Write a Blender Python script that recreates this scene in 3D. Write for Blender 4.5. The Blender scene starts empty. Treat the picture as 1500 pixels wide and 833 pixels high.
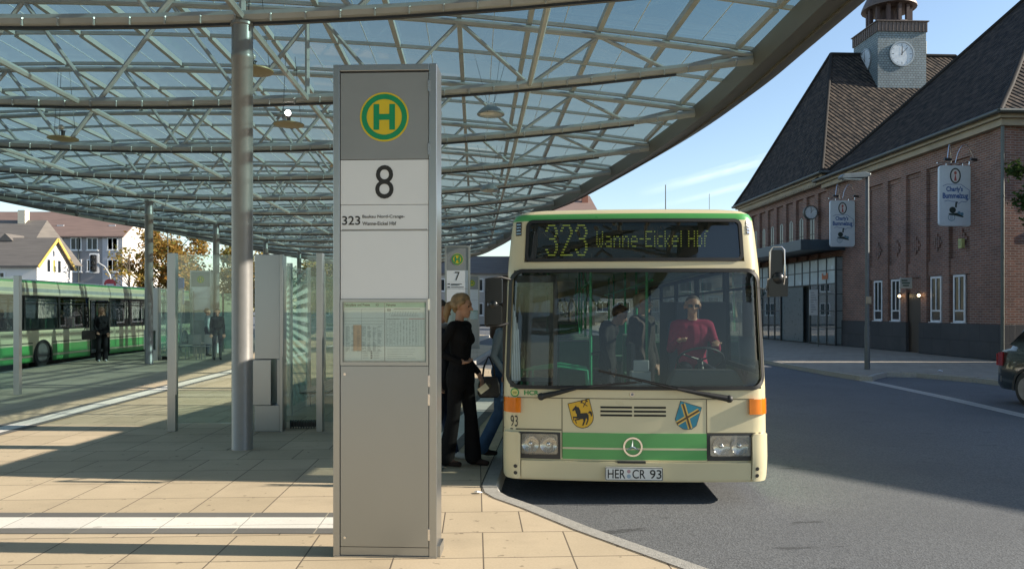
import bpy, bmesh, math, random
import numpy as np
from mathutils import Vector, Matrix
random.seed(7)
PI = math.pi
R = math.radians
scene = bpy.context.scene
COL = scene.collection
AX = R(2.7)                                   # the platform and the station are turned 2.7 degrees to the camera

def st(s, t, z=0.0):                          # site frame (across, along) -> world
    return Vector((s*math.cos(AX)-t*math.sin(AX), s*math.sin(AX)+t*math.cos(AX), z))

# ------------------------------------------------------------------ materials
MATS = {}
def nodes_of(name):
    m = bpy.data.materials.new(name); m.use_nodes = True
    nt = m.node_tree; nt.nodes.clear()
    out = nt.nodes.new('ShaderNodeOutputMaterial')
    return m, nt, out
def N(nt, t, **kw):
    n = nt.nodes.new(t)
    for k, v in kw.items():
        if k.startswith('_'): setattr(n, k[1:], v)
        else: n.inputs[k.replace('__', ' ')].default_value = v
    return n
def col4(c): return (c[0], c[1], c[2], 1.0)

def mat(name, color, rough=0.5, metal=0.0, var=0.12, scale=6.0, bump=0.0, bscale=40.0, spec=0.5, emis=None, estr=0.0, coat=0.0, stretch=None, dirt=0.0):
    if name in MATS: return MATS[name]
    m, nt, out = nodes_of(name)
    b = N(nt, 'ShaderNodeBsdfPrincipled', Roughness=rough, Metallic=metal)
    if name.startswith('cloth_'): spec = 0.12
    b.inputs['Specular IOR Level'].default_value = spec
    b.inputs['Coat Weight'].default_value = coat
    tc = N(nt, 'ShaderNodeTexCoord'); src = tc.outputs['Object']
    if stretch:
        mp = N(nt, 'ShaderNodeMapping'); mp.inputs['Scale'].default_value = stretch
        nt.links.new(src, mp.inputs['Vector']); src = mp.outputs['Vector']
    n1 = N(nt, 'ShaderNodeTexNoise', Scale=scale, Detail=4.0, Roughness=0.6)
    nt.links.new(src, n1.inputs['Vector'])
    mr = N(nt, 'ShaderNodeMapRange'); mr.inputs['From Min'].default_value = 0.3; mr.inputs['From Max'].default_value = 0.7
    mr.inputs['To Min'].default_value = 1-var; mr.inputs['To Max'].default_value = 1+var
    nt.links.new(n1.outputs['Fac'], mr.inputs['Value'])
    mx = N(nt, 'ShaderNodeMix', _data_type='RGBA', _blend_type='MULTIPLY'); mx.inputs['Factor'].default_value = 1.0
    mx.inputs['A'].default_value = col4(color)
    nt.links.new(mr.outputs['Result'], mx.inputs['B'])
    res = mx.outputs['Result']
    if dirt > 0:
        n3 = N(nt, 'ShaderNodeTexNoise', Scale=scale*0.35, Detail=6.0, Roughness=0.7); nt.links.new(src, n3.inputs['Vector'])
        m3 = N(nt, 'ShaderNodeMapRange'); m3.inputs['From Min'].default_value = 0.52; m3.inputs['From Max'].default_value = 0.75; m3.inputs['To Max'].default_value = dirt
        nt.links.new(n3.outputs['Fac'], m3.inputs['Value'])
        mx3 = N(nt, 'ShaderNodeMix', _data_type='RGBA'); mx3.inputs['B'].default_value = (0.08, 0.07, 0.055, 1)
        nt.links.new(m3.outputs['Result'], mx3.inputs['Factor']); nt.links.new(res, mx3.inputs['A']); res = mx3.outputs['Result']
    nt.links.new(res, b.inputs['Base Color'])
    rv = 0.015 if name in ('brushed_stainless', 'stainless_frame', 'grey_coated_panel') else 0.09
    mr2 = N(nt, 'ShaderNodeMapRange'); mr2.inputs['To Min'].default_value = max(0.02, rough-rv); mr2.inputs['To Max'].default_value = min(1, rough+rv)
    nt.links.new(n1.outputs['Fac'], mr2.inputs['Value']); nt.links.new(mr2.outputs['Result'], b.inputs['Roughness'])
    if bump > 0:
        n2 = N(nt, 'ShaderNodeTexNoise', Scale=bscale, Detail=3.0); nt.links.new(src, n2.inputs['Vector'])
        bp = N(nt, 'ShaderNodeBump', Strength=bump, Distance=0.01)
        nt.links.new(n2.outputs['Fac'], bp.inputs['Height']); nt.links.new(bp.outputs['Normal'], b.inputs['Normal'])
    if emis:
        b.inputs['Emission Color'].default_value = col4(emis); b.inputs['Emission Strength'].default_value = estr
    nt.links.new(b.outputs['BSDF'], out.inputs['Surface'])
    MATS[name] = m
    return m

def glass(name, tint=(0.85, 0.9, 0.88), refl=0.06, rough=0.0, haze=0.0, hazecol=(0.6, 0.62, 0.58), wavy=False, pattern=False, translucent=0.5):
    """thin pane: transparent tint + mirror that grows at grazing angles + optional frosting"""
    if name in MATS: return MATS[name]
    m, nt, out = nodes_of(name)
    tr = N(nt, 'ShaderNodeBsdfTransparent', Color=col4(tint))
    gl = N(nt, 'ShaderNodeBsdfGlossy', Roughness=rough)
    lw = N(nt, 'ShaderNodeLayerWeight', Blend=0.5)
    pw = N(nt, 'ShaderNodeMath', _operation='POWER'); pw.inputs[1].default_value = 4.0
    nt.links.new(lw.outputs['Facing'], pw.inputs[0])
    mr = N(nt, 'ShaderNodeMapRange'); mr.inputs['To Min'].default_value = refl; mr.inputs['To Max'].default_value = 0.9
    nt.links.new(pw.outputs[0], mr.inputs['Value'])
    if wavy == 'grazing': mr.inputs['To Max'].default_value = 0.35
    body = tr.outputs[0]
    if haze > 0 or pattern:
        df = N(nt, 'ShaderNodeBsdfDiffuse', Color=col4(hazecol)); tl = N(nt, 'ShaderNodeBsdfTranslucent', Color=col4(hazecol))
        md = N(nt, 'ShaderNodeMixShader', Fac=translucent); nt.links.new(df.outputs[0], md.inputs[1]); nt.links.new(tl.outputs[0], md.inputs[2])
        mh = N(nt, 'ShaderNodeMixShader', Fac=haze)
        if pattern:
            tc = N(nt, 'ShaderNodeTexCoord'); mp = N(nt, 'ShaderNodeMapping')
            mp.inputs['Scale'].default_value = (1.0, 1.0, 1.0)
            nt.links.new(tc.outputs['Object'], mp.inputs['Vector'])
            s3 = N(nt, 'ShaderNodeSeparateXYZ'); nt.links.new(mp.outputs['Vector'], s3.inputs[0])
            xx = N(nt, 'ShaderNodeMath', _operation='ADD'); nt.links.new(s3.outputs['X'], xx.inputs[0]); nt.links.new(s3.outputs['Y'], xx.inputs[1])
            xs = N(nt, 'ShaderNodeMath', _operation='SUBTRACT'); xs.inputs[1].default_value = 0.22; nt.links.new(xx.outputs[0], xs.inputs[0])
            zz = N(nt, 'ShaderNodeMath', _operation='SUBTRACT'); zz.inputs[1].default_value = 1.62; nt.links.new(s3.outputs['Z'], zz.inputs[0])
            at = N(nt, 'ShaderNodeMath', _operation='ARCTAN2'); nt.links.new(zz.outputs[0], at.inputs[0]); nt.links.new(xs.outputs[0], at.inputs[1])
            ml = N(nt, 'ShaderNodeMath', _operation='MULTIPLY'); ml.inputs[1].default_value = 96.0
            nt.links.new(at.outputs[0], ml.inputs[0])
            sn = N(nt, 'ShaderNodeMath', _operation='SINE'); nt.links.new(ml.outputs[0], sn.inputs[0])
            r2 = N(nt, 'ShaderNodeMapRange'); r2.inputs['From Min'].default_value = -0.2; r2.inputs['From Max'].default_value = 0.25
            r2.inputs['To Min'].default_value = haze*0.5; r2.inputs['To Max'].default_value = min(1, haze*0.5+0.24)
            nt.links.new(sn.outputs[0], r2.inputs['Value']); nt.links.new(r2.outputs['Result'], mh.inputs['Fac'])
        elif wavy == 'grazing':
            r2 = N(nt, 'ShaderNodeMapRange'); r2.inputs['From Min'].default_value = 0.60; r2.inputs['From Max'].default_value = 0.93
            r2.inputs['To Min'].default_value = haze; r2.inputs['To Max'].default_value = 0.94
            nt.links.new(lw.outputs['Facing'], r2.inputs['Value']); nt.links.new(r2.outputs['Result'], mh.inputs['Fac'])
        elif wavy:
            tc = N(nt, 'ShaderNodeTexCoord'); nz = N(nt, 'ShaderNodeTexNoise', Scale=0.9, Detail=5.0, Roughness=0.6)
            nt.links.new(tc.outputs['Object'], nz.inputs['Vector'])
            r2 = N(nt, 'ShaderNodeMapRange'); r2.inputs['From Min'].default_value = 0.3; r2.inputs['From Max'].default_value = 0.7
            r2.inputs['To Min'].default_value = haze*0.55; r2.inputs['To Max'].default_value = haze*1.5
            nt.links.new(nz.outputs['Fac'], r2.inputs['Value']); nt.links.new(r2.outputs['Result'], mh.inputs['Fac'])
        nt.links.new(tr.outputs[0], mh.inputs[1]); nt.links.new(md.outputs[0], mh.inputs[2]); body = mh.outputs[0]
    mx = N(nt, 'ShaderNodeMixShader')
    nt.links.new(mr.outputs['Result'], mx.inputs['Fac']); nt.links.new(body, mx.inputs[1]); nt.links.new(gl.outputs[0], mx.inputs[2])
    nt.links.new(mx.outputs[0], out.inputs['Surface'])
    MATS[name] = m
    return m

def brick(name, c1, c2, mortar, w, h, ms, mode='wall', offs=0.5, freq=2, rot=0.0, bumpd=0.004, rough=0.85, spots=0.0, bigvar=0.12, squash=1.0, bias=0.0, shift=(0, 0)):
    """mode 'wall': u = x + y, v = z (works for both wall directions); mode 'floor': u, v = rotated x, y"""
    if name in MATS: return MATS[name]
    m, nt, out = nodes_of(name)
    b = N(nt, 'ShaderNodeBsdfPrincipled', Roughness=rough)
    b.inputs['Specular IOR Level'].default_value = 0.3
    geo = N(nt, 'ShaderNodeNewGeometry') if mode == 'floor' else N(nt, 'ShaderNodeTexCoord')
    src = geo.outputs['Position'] if mode == 'floor' else geo.outputs['Object']
    if mode == 'floor':
        mp = N(nt, 'ShaderNodeMapping'); mp.inputs['Rotation'].default_value = (0, 0, rot); mp.inputs['Location'].default_value = (shift[0], shift[1], 0)
        nt.links.new(src, mp.inputs['Vector']); vec = mp.outputs['Vector']
    else:
        sp = N(nt, 'ShaderNodeSeparateXYZ'); nt.links.new(src, sp.inputs[0])
        ad = N(nt, 'ShaderNodeMath', _operation='ADD'); nt.links.new(sp.outputs['X'], ad.inputs[0]); nt.links.new(sp.outputs['Y'], ad.inputs[1])
        cb = N(nt, 'ShaderNodeCombineXYZ'); nt.links.new(ad.outputs[0], cb.inputs['X']); nt.links.new(sp.outputs['Z'], cb.inputs['Y'])
        vec = cb.outputs[0]
    bt = N(nt, 'ShaderNodeTexBrick', Color1=col4(c1), Color2=col4(c2), Mortar=col4(mortar), Scale=1.0)
    bt.offset = offs; bt.offset_frequency = freq; bt.squash = squash
    bt.inputs['Mortar Size'].default_value = ms; bt.inputs['Brick Width'].default_value = w; bt.inputs['Row Height'].default_value = h
    bt.inputs['Mortar Smooth'].default_value = 0.1; bt.inputs['Bias'].default_value = bias
    nt.links.new(vec, bt.inputs['Vector'])
    n1 = N(nt, 'ShaderNodeTexNoise', Scale=0.7, Detail=6.0, Roughness=0.65); nt.links.new(src, n1.inputs['Vector'])
    n2 = N(nt, 'ShaderNodeTexNoise', Scale=60.0, Detail=3.0); nt.links.new(src, n2.inputs['Vector'])
    mr = N(nt, 'ShaderNodeMapRange'); mr.inputs['From Min'].default_value = 0.3; mr.inputs['From Max'].default_value = 0.7
    mr.inputs['To Min'].default_value = 1-bigvar; mr.inputs['To Max'].default_value = 1+bigvar; nt.links.new(n1.outputs['Fac'], mr.inputs['Value'])
    mr2 = N(nt, 'ShaderNodeMapRange'); mr2.inputs['To Min'].default_value = 0.88; mr2.inputs['To Max'].default_value = 1.12; nt.links.new(n2.outputs['Fac'], mr2.inputs['Value'])
    ml = N(nt, 'ShaderNodeMath', _operation='MULTIPLY'); nt.links.new(mr.outputs[0], ml.inputs[0]); nt.links.new(mr2.outputs[0], ml.inputs[1])
    mx = N(nt, 'ShaderNodeMix', _data_type='RGBA', _blend_type='MULTIPLY'); mx.inputs['Factor'].default_value = 1.0
    nt.links.new(bt.outputs['Color'], mx.inputs['A']); nt.links.new(ml.outputs[0], mx.inputs['B'])
    res = mx.outputs['Result']
    if spots > 0:
        for (sc_, lo, hi, cc, k) in ((9.0, 0.66, 0.70, (0.10, 0.08, 0.06, 1), spots), (1.7, 0.55, 0.8, (0.16, 0.13, 0.10, 1), spots*0.55)):
            n3 = N(nt, 'ShaderNodeTexNoise', Scale=sc_, Detail=3.0, Roughness=0.55); nt.links.new(src, n3.inputs['Vector'])
            m3 = N(nt, 'ShaderNodeMapRange'); m3.inputs['From Min'].default_value = lo; m3.inputs['From Max'].default_value = hi; m3.inputs['To Max'].default_value = k
            nt.links.new(n3.outputs['Fac'], m3.inputs['Value'])
            mm = N(nt, 'ShaderNodeMix', _data_type='RGBA'); mm.inputs['B'].default_value = cc
            nt.links.new(m3.outputs[0], mm.inputs['Factor']); nt.links.new(res, mm.inputs['A']); res = mm.outputs['Result']
    nt.links.new(res, b.inputs['Base Color'])
    bp = N(nt, 'ShaderNodeBump', Strength=0.6, Distance=bumpd, _invert=True)
    ad2 = N(nt, 'ShaderNodeMath', _operation='MULTIPLY_ADD'); ad2.inputs[1].default_value = 0.25
    nt.links.new(n2.outputs['Fac'], ad2.inputs[0]); nt.links.new(bt.outputs['Fac'], ad2.inputs[2])
    nt.links.new(ad2.outputs[0], bp.inputs['Height']); nt.links.new(bp.outputs['Normal'], b.inputs['Normal'])
    nt.links.new(b.outputs['BSDF'], out.inputs['Surface'])
    MATS[name] = m
    return m

def asphalt(name, base, grain, stain=0.3):
    m, nt, out = nodes_of(name)
    b = N(nt, 'ShaderNodeBsdfPrincipled', Roughness=0.85); b.inputs['Specular IOR Level'].default_value = 0.25
    geo = N(nt, 'ShaderNodeNewGeometry'); src = geo.outputs['Position']
    v = N(nt, 'ShaderNodeTexVoronoi', Scale=85.0); nt.links.new(src, v.inputs['Vector'])
    n0 = N(nt, 'ShaderNodeTexNoise', Scale=130.0, Detail=2.0); nt.links.new(src, n0.inputs['Vector'])
    cr = N(nt, 'ShaderNodeValToRGB'); e = cr.color_ramp.elements
    e[0].position = 0.3; e[0].color = col4([x*(1-grain) for x in base]); e[1].position = 0.72; e[1].color = col4([x*(1+grain*1.6) for x in base])
    sp = N(nt, 'ShaderNodeSeparateColor'); nt.links.new(v.outputs['Color'], sp.inputs[0])
    av = N(nt, 'ShaderNodeMath', _operation='MULTIPLY_ADD'); av.inputs[1].default_value = 0.5
    nt.links.new(sp.outputs[0], av.inputs[0])
    hf = N(nt, 'ShaderNodeMath', _operation='MULTIPLY'); hf.inputs[1].default_value = 0.5; nt.links.new(n0.outputs['Fac'], hf.inputs[0])
    nt.links.new(hf.outputs[0], av.inputs[2]); nt.links.new(av.outputs[0], cr.inputs[0])
    res = cr.outputs[0]
    for (sc_, lo, hi, c, k) in ((0.35, 0.35, 0.75, (base[0]*0.72, base[1]*0.72, base[2]*0.74, 1), 0.7), (3.2, 0.64, 0.71, (0.02, 0.02, 0.02, 1), stain)):
        n3 = N(nt, 'ShaderNodeTexNoise', Scale=sc_, Detail=5.0, Roughness=0.6)
        if sc_ > 1:
            mp = N(nt, 'ShaderNodeMapping'); mp.inputs['Scale'].default_value = (0.5, 1.4, 1); nt.links.new(src, mp.inputs['Vector']); nt.links.new(mp.outputs[0], n3.inputs['Vector'])
        else: nt.links.new(src, n3.inputs['Vector'])
        m3 = N(nt, 'ShaderNodeMapRange'); m3.inputs['From Min'].default_value = lo; m3.inputs['From Max'].default_value = hi; m3.inputs['To Max'].default_value = k
        nt.links.new(n3.outputs['Fac'], m3.inputs['Value'])
        mm = N(nt, 'ShaderNodeMix', _data_type='RGBA'); mm.inputs['B'].default_value = c
        nt.links.new(m3.outputs[0], mm.inputs['Factor']); nt.links.new(res, mm.inputs['A']); res = mm.outputs['Result']
    nt.links.new(res, b.inputs['Base Color'])
    bp = N(nt, 'ShaderNodeBump', Strength=0.5, Distance=0.004); nt.links.new(v.outputs['Distance'], bp.inputs['Height']); nt.links.new(bp.outputs['Normal'], b.inputs['Normal'])
    nt.links.new(b.outputs['BSDF'], out.inputs['Surface'])
    MATS[name] = m
    return m

def tiles(name, base, dark):
    """interlocking roof tiles: rows by height, scallops along the eave"""
    m, nt, out = nodes_of(name)
    b = N(nt, 'ShaderNodeBsdfPrincipled', Roughness=0.7); b.inputs['Specular IOR Level'].default_value = 0.08
    tc = N(nt, 'ShaderNodeTexCoord'); sp = N(nt, 'ShaderNodeSeparateXYZ'); nt.links.new(tc.outputs['Object'], sp.inputs[0])
    ad = N(nt, 'ShaderNodeMath', _operation='ADD'); nt.links.new(sp.outputs['X'], ad.inputs[0]); nt.links.new(sp.outputs['Y'], ad.inputs[1])
    def saw(sock, k, op='FRACT'):
        ml = N(nt, 'ShaderNodeMath', _operation='MULTIPLY'); ml.inputs[1].default_value = k; nt.links.new(sock, ml.inputs[0])
        fr = N(nt, 'ShaderNodeMath', _operation=op); nt.links.new(ml.outputs[0], fr.inputs[0]); return fr.outputs[0]
    row = saw(sp.outputs['Z'], 1/0.27)
    colm = saw(ad.outputs[0], PI/0.28, 'SINE')
    ab = N(nt, 'ShaderNodeMath', _operation='ABSOLUTE'); nt.links.new(colm, ab.inputs[0])
    h = N(nt, 'ShaderNodeMath', _operation='MULTIPLY_ADD'); h.inputs[1].default_value = 0.8; nt.links.new(ab.outputs[0], h.inputs[0])
    inv = N(nt, 'ShaderNodeMath', _operation='SUBTRACT'); inv.inputs[0].default_value = 1.0; nt.links.new(row, inv.inputs[1])
    nt.links.new(inv.outputs[0], h.inputs[2])
    bp = N(nt, 'ShaderNodeBump', Strength=1.0, Distance=0.22); nt.links.new(h.outputs[0], bp.inputs['Height'])
    nz = N(nt, 'ShaderNodeTexNoise', Scale=3.5, Detail=3.0); nt.links.new(tc.outputs['Object'], nz.inputs['Vector'])
    cr = N(nt, 'ShaderNodeValToRGB'); e = cr.color_ramp.elements
    e[0].position = 0.35; e[0].color = col4(dark); e[1].position = 0.7; e[1].color = col4(base); nt.links.new(nz.outputs['Fac'], cr.inputs[0])
    # the joint under each row is open and dark
    jn = N(nt, 'ShaderNodeMapRange'); jn.inputs['From Min'].default_value = 0.86; jn.inputs['From Max'].default_value = 0.96; jn.inputs['To Min'].default_value = 1.0; jn.inputs['To Max'].default_value = 0.45
    nt.links.new(row, jn.inputs['Value'])
    mx = N(nt, 'ShaderNodeMix', _data_type='RGBA', _blend_type='MULTIPLY'); mx.inputs['Factor'].default_value = 1.0
    nt.links.new(cr.outputs[0], mx.inputs['A']); nt.links.new(jn.outputs[0], mx.inputs['B']); nt.links.new(mx.outputs['Result'], b.inputs['Base Color'])
    nt.links.new(bp.outputs['Normal'], b.inputs['Normal']); nt.links.new(b.outputs['BSDF'], out.inputs['Surface'])
    MATS[name] = m
    return m

# ------------------------------------------------------------------ mesh builder
class MB:
    def __init__(s): s.v = []; s.f = []; s.mi = []
    def add(s, vs, fs, m=0):
        o = len(s.v); s.v += [tuple(p) for p in vs]
        for f in fs: s.f.append(tuple(i+o for i in f)); s.mi.append(m)
        return s
    def box(s, x0, x1, y0, y1, z0, z1, m=0, M=None):
        vs = [Vector(p) for p in ((x0,y0,z0),(x1,y0,z0),(x1,y1,z0),(x0,y1,z0),(x0,y0,z1),(x1,y0,z1),(x1,y1,z1),(x0,y1,z1))]
        if M: vs = [M @ p for p in vs]
        return s.add(vs, [(0,3,2,1),(4,5,6,7),(0,1,5,4),(1,2,6,5),(2,3,7,6),(3,0,4,7)], m)
    def bar(s, p0, p1, w, h, m=0, up=(0,0,1)):
        """box beam from p0 to p1, w across, h along 'up'"""
        p0 = Vector(p0); p1 = Vector(p1); d = (p1-p0).normalized(); a = d.cross(Vector(up))
        if a.length < 1e-4: a = d.cross(Vector((1,0,0)))
        a.normalize(); b = a.cross(d).normalized()
        vs = []
        for p in (p0, p1):
            for (i, j) in ((-1,-1),(1,-1),(1,1),(-1,1)): vs.append(p + a*(i*w/2) + b*(j*h/2))
        return s.add(vs, [(0,3,2,1),(4,5,6,7),(0,1,5,4),(1,2,6,5),(2,3,7,6),(3,0,4,7)], m)
    def tube(s, p0, p1, r0, r1=None, n=8, m=0, caps=True):
        r1 = r0 if r1 is None else r1
        return s.path([p0, p1], [r0, r1], n, m, caps)
    def path(s, pts, r, n=8, m=0, caps=True):
        pts = [Vector(p) for p in pts]
        rs = r if isinstance(r, (list, tuple)) else [r]*len(pts)
        o = len(s.v); k = len(pts); prev = None
        for i, p in enumerate(pts):
            d = (pts[min(i+1, k-1)]-pts[max(i-1, 0)]).normalized()
            if prev is None:
                a = d.cross(Vector((0,0,1)))
                if a.length < 1e-3: a = d.cross(Vector((1,0,0)))
            else: a = prev - d*prev.dot(d)
            a.normalize(); prev = a; b = d.cross(a)
            for j in range(n):
                t = 2*PI*j/n; s.v.append(tuple(p + a*(math.cos(t)*rs[i]) + b*(math.sin(t)*rs[i])))
        for i in range(k-1):
            for j in range(n):
                q = (j+1) % n
                s.f.append((o+i*n+j, o+i*n+q, o+(i+1)*n+q, o+(i+1)*n+j)); s.mi.append(m)
        if caps:
            s.f.append(tuple(o+j for j in reversed(range(n)))); s.mi.append(m)
            s.f.append(tuple(o+(k-1)*n+j for j in range(n))); s.mi.append(m)
        return s
    def lathe(s, prof, c=(0,0,0), n=24, m=0, axis='z', M=None):
        """prof: (radius, height) from bottom to top"""
        o = len(s.v); c = Vector(c)
        for (r, h) in prof:
            for j in range(n):
                t = 2*PI*j/n; a, b = math.cos(t)*r, math.sin(t)*r
                p = {'z': Vector((a, b, h)), 'y': Vector((a, h, b)), 'x': Vector((h, a, b))}[axis]
                if M: p = M @ p
                s.v.append(tuple(c+p))
        for i in range(len(prof)-1):
            for j in range(n):
                q = (j+1) % n; s.f.append((o+i*n+j, o+i*n+q, o+(i+1)*n+q, o+(i+1)*n+j)); s.mi.append(m)
        if prof[0][0] > 1e-5: s.f.append(tuple(o+j for j in reversed(range(n)))); s.mi.append(m)
        if prof[-1][0] > 1e-5: s.f.append(tuple(o+(len(prof)-1)*n+j for j in range(n))); s.mi.append(m)
        return s
    def prism(s, pts, z0, z1, m=0, fn=None):
        """polygon extruded from z0 to z1; fn maps (u, v, w) to a point"""
        fn = fn or (lambda u, v, w: (u, v, w)); k = len(pts)
        vs = [fn(p[0], p[1], z0) for p in pts] + [fn(p[0], p[1], z1) for p in pts]
        fs = [tuple(reversed(range(k))), tuple(range(k, 2*k))] + [(i, (i+1) % k, k+(i+1) % k, k+i) for i in range(k)]
        return s.add(vs, fs, m)
    def ball(s, c, r, n=8, m=0, sc=(1,1,1)):
        prof = [(max(1e-6, r*math.sin(PI*i/n)), -r*math.cos(PI*i/n)) for i in range(n+1)]
        o = len(s.v); s.lathe(prof, (0,0,0), n*2, m)
        for i in range(o, len(s.v)):
            p = s.v[i]; s.v[i] = (p[0]*sc[0]+c[0], p[1]*sc[1]+c[1], p[2]*sc[2]+c[2])
        return s
    def build(s, name, mats, parent=None, smooth=None, bevel=0.0, recalc=True, loc=None, rz=None):
        me = bpy.data.meshes.new(name); me.from_pydata(s.v, [], s.f); me.update()
        if not isinstance(mats, (list, tuple)): mats = [mats]
        for mm in mats: me.materials.append(mm)
        for p, i in zip(me.polygons, s.mi): p.material_index = i
        if recalc:
            bm = bmesh.new(); bm.from_mesh(me); bmesh.ops.remove_doubles(bm, verts=bm.verts, dist=1e-6) if smooth else None
            bmesh.ops.recalc_face_normals(bm, faces=bm.faces); bm.to_mesh(me); bm.free()
        if smooth:
            me.shade_smooth(); me.set_sharp_from_angle(angle=R(smooth))
        o = bpy.data.objects.new(name, me); COL.objects.link(o)
        if parent: o.parent = parent
        if loc is not None: o.location = loc
        if rz is not None: o.rotation_euler = (0, 0, rz)
        if bevel > 0:
            b = o.modifiers.new('bevel', 'BEVEL'); b.width = bevel; b.segments = 2; b.limit_method = 'ANGLE'; b.angle_limit = R(40)
        return o

def tag(o, label=None, cat=None, group=None, kind=None):
    if label: o['label'] = label
    if cat: o['category'] = cat
    if group: o['group'] = group
    if kind: o['kind'] = kind
    return o
def thing(name, label, cat, loc=(0,0,0), rz=0.0, group=None):
    o = bpy.data.objects.new(name, None); COL.objects.link(o); o.empty_display_size = 0.2
    o.location = loc; o.rotation_euler = (0, 0, rz)
    return tag(o, label, cat, group)
def copy_tree(o, parent=None):
    c = o.copy(); COL.objects.link(c)
    if parent: c.parent = parent
    for ch in list(o.children): copy_tree(ch, c)
    return c

# ------------------------------------------------------------------ text as mesh outlines
_TC = {}
def text2d(body, bold=0.0):
    key = (body, bold)
    if key in _TC: return _TC[key]
    cu = bpy.data.curves.new('lettering', 'FONT'); cu.body = body; cu.size = 1.0; cu.resolution_u = 4; cu.offset = bold
    ob = bpy.data.objects.new('lettering', cu); COL.objects.link(ob)
    dg = bpy.context.evaluated_depsgraph_get(); me = bpy.data.meshes.new_from_object(ob.evaluated_get(dg))
    vs = [(v.co.x, v.co.y) for v in me.vertices]; fs = [tuple(p.vertices) for p in me.polygons]
    bpy.data.objects.remove(ob); bpy.data.curves.remove(cu); bpy.data.meshes.remove(me)
    x0 = min(v[0] for v in vs); x1 = max(v[0] for v in vs); y0 = min(v[1] for v in vs); y1 = max(v[1] for v in vs)
    _TC[key] = ([((v[0]-x0)/(x1-x0), (v[1]-y0)/(y1-y0)) for v in vs], fs)
    return _TC[key]
def put_text(mb, body, x0, x1, z0, z1, fn, m=0, bold=0.0):
    """letters stretched to fill the box x0..x1, z0..z1; fn(u, v) -> point"""
    vs, fs = text2d(body, bold)
    mb.add([fn(x0+(x1-x0)*u, z0+(z1-z0)*v) for u, v in vs], fs, m)
def ring2d(cx, cz, r0, r1, n=40):
    vs = []; fs = []
    for i in range(n):
        t = 2*PI*i/n; vs += [(cx+r0*math.cos(t), cz+r0*math.sin(t)), (cx+r1*math.cos(t), cz+r1*math.sin(t))]
    for i in range(n):
        j = (i+1) % n; fs.append((2*i, 2*i+1, 2*j+1, 2*j))
    return vs, fs
def disc2d(cx, cz, r, n=40, rz=None):
    rz = rz or r
    return [(cx+r*math.cos(2*PI*i/n), cz+rz*math.sin(2*PI*i/n)) for i in range(n)]
def rr(cx, cz, hw, hh, r, n=6, hwt=None):
    """rounded rectangle loop; hwt = half width at the top if it narrows"""
    pts = []
    for (sx, sz, a0) in ((1, 1, 0), (-1, 1, 90), (-1, -1, 180), (1, -1, 270)):
        for i in range(n+1):
            a = R(a0+90*i/n); x = sx*(hw-r)+r*math.cos(a); z = sz*(hh-r)+r*math.sin(a)
            if hwt: x *= 1+(hwt/hw-1)*(z+hh)/(2*hh)
            pts.append((cx+x, cz+z))
    return pts

# ------------------------------------------------------------------ shared materials
stainless = mat('brushed_stainless', (0.335, 0.36, 0.385), 0.31, 1.0, 0.006, 1.0, stretch=(6, 6, 1.2))
stain_side = mat('stainless_frame', (0.38, 0.395, 0.405), 0.3, 0.9, 0.03, 3.0, stretch=(5, 5, 1.0))
grey_panel = mat('grey_coated_panel', (0.265, 0.285, 0.295), 0.45, 0.25, 0.04, 3.0)
white_panel = mat('white_board', (0.70, 0.735, 0.77), 0.35, 0, 0.025, 1.5, spec=0.4)
black_ink = mat('black_print', (0.018, 0.018, 0.018), 0.5)
grey_ink = mat('grey_print', (0.25, 0.27, 0.28), 0.6)
steel_paint = mat('canopy_steel_paint', (0.40, 0.41, 0.395), 0.5, 0.1, 0.10, 2.0, dirt=0.25)
steel_dark = mat('canopy_rim_paint', (0.135, 0.13, 0.115), 0.5, 0.15, 0.10, 0.8, dirt=0.3)
column_mat = mat('column_paint', (0.225, 0.22, 0.21), 0.36, 0.2, 0.06, 5.0, dirt=0.15)
rubber = mat('black_rubber', (0.015, 0.015, 0.015), 0.55)
dark_plastic = mat('dark_plastic', (0.03, 0.03, 0.032), 0.4, var=0.2)
chrome = mat('chrome', (0.75, 0.75, 0.76), 0.12, 1.0, 0.02)
slab = brick('beige_slabs', (0.565, 0.46, 0.32), (0.485, 0.395, 0.27), (0.15, 0.12, 0.09), 0.6, 0.588, 0.0055, 'floor', 0.5, 5, AX*-1, 0.004, 0.78, spots=0.5, bigvar=0.11, shift=(-0.05, 0.15))
slab_plain = mat('beige_concrete', (0.45, 0.37, 0.27), 0.8, var=0.1, scale=2.0, bump=0.2)
road_mat = asphalt('road_asphalt', (0.134, 0.140, 0.145), 0.24, 0.5)
# ================================================================== SETTING
def sheet(name, pts, z, m, kind='structure'):
    mb = MB(); mb.add([(p[0], p[1], z) for p in pts], [tuple(range(len(pts)))])
    o = mb.build(name, m); 
    if kind: tag(o, kind=kind)
    return o
def solid(name, pts, z0, z1, m, kind='structure', smooth=None):
    mb = MB(); mb.prism(pts, z0, z1); o = mb.build(name, m); tag(o, kind=kind); return o

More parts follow.
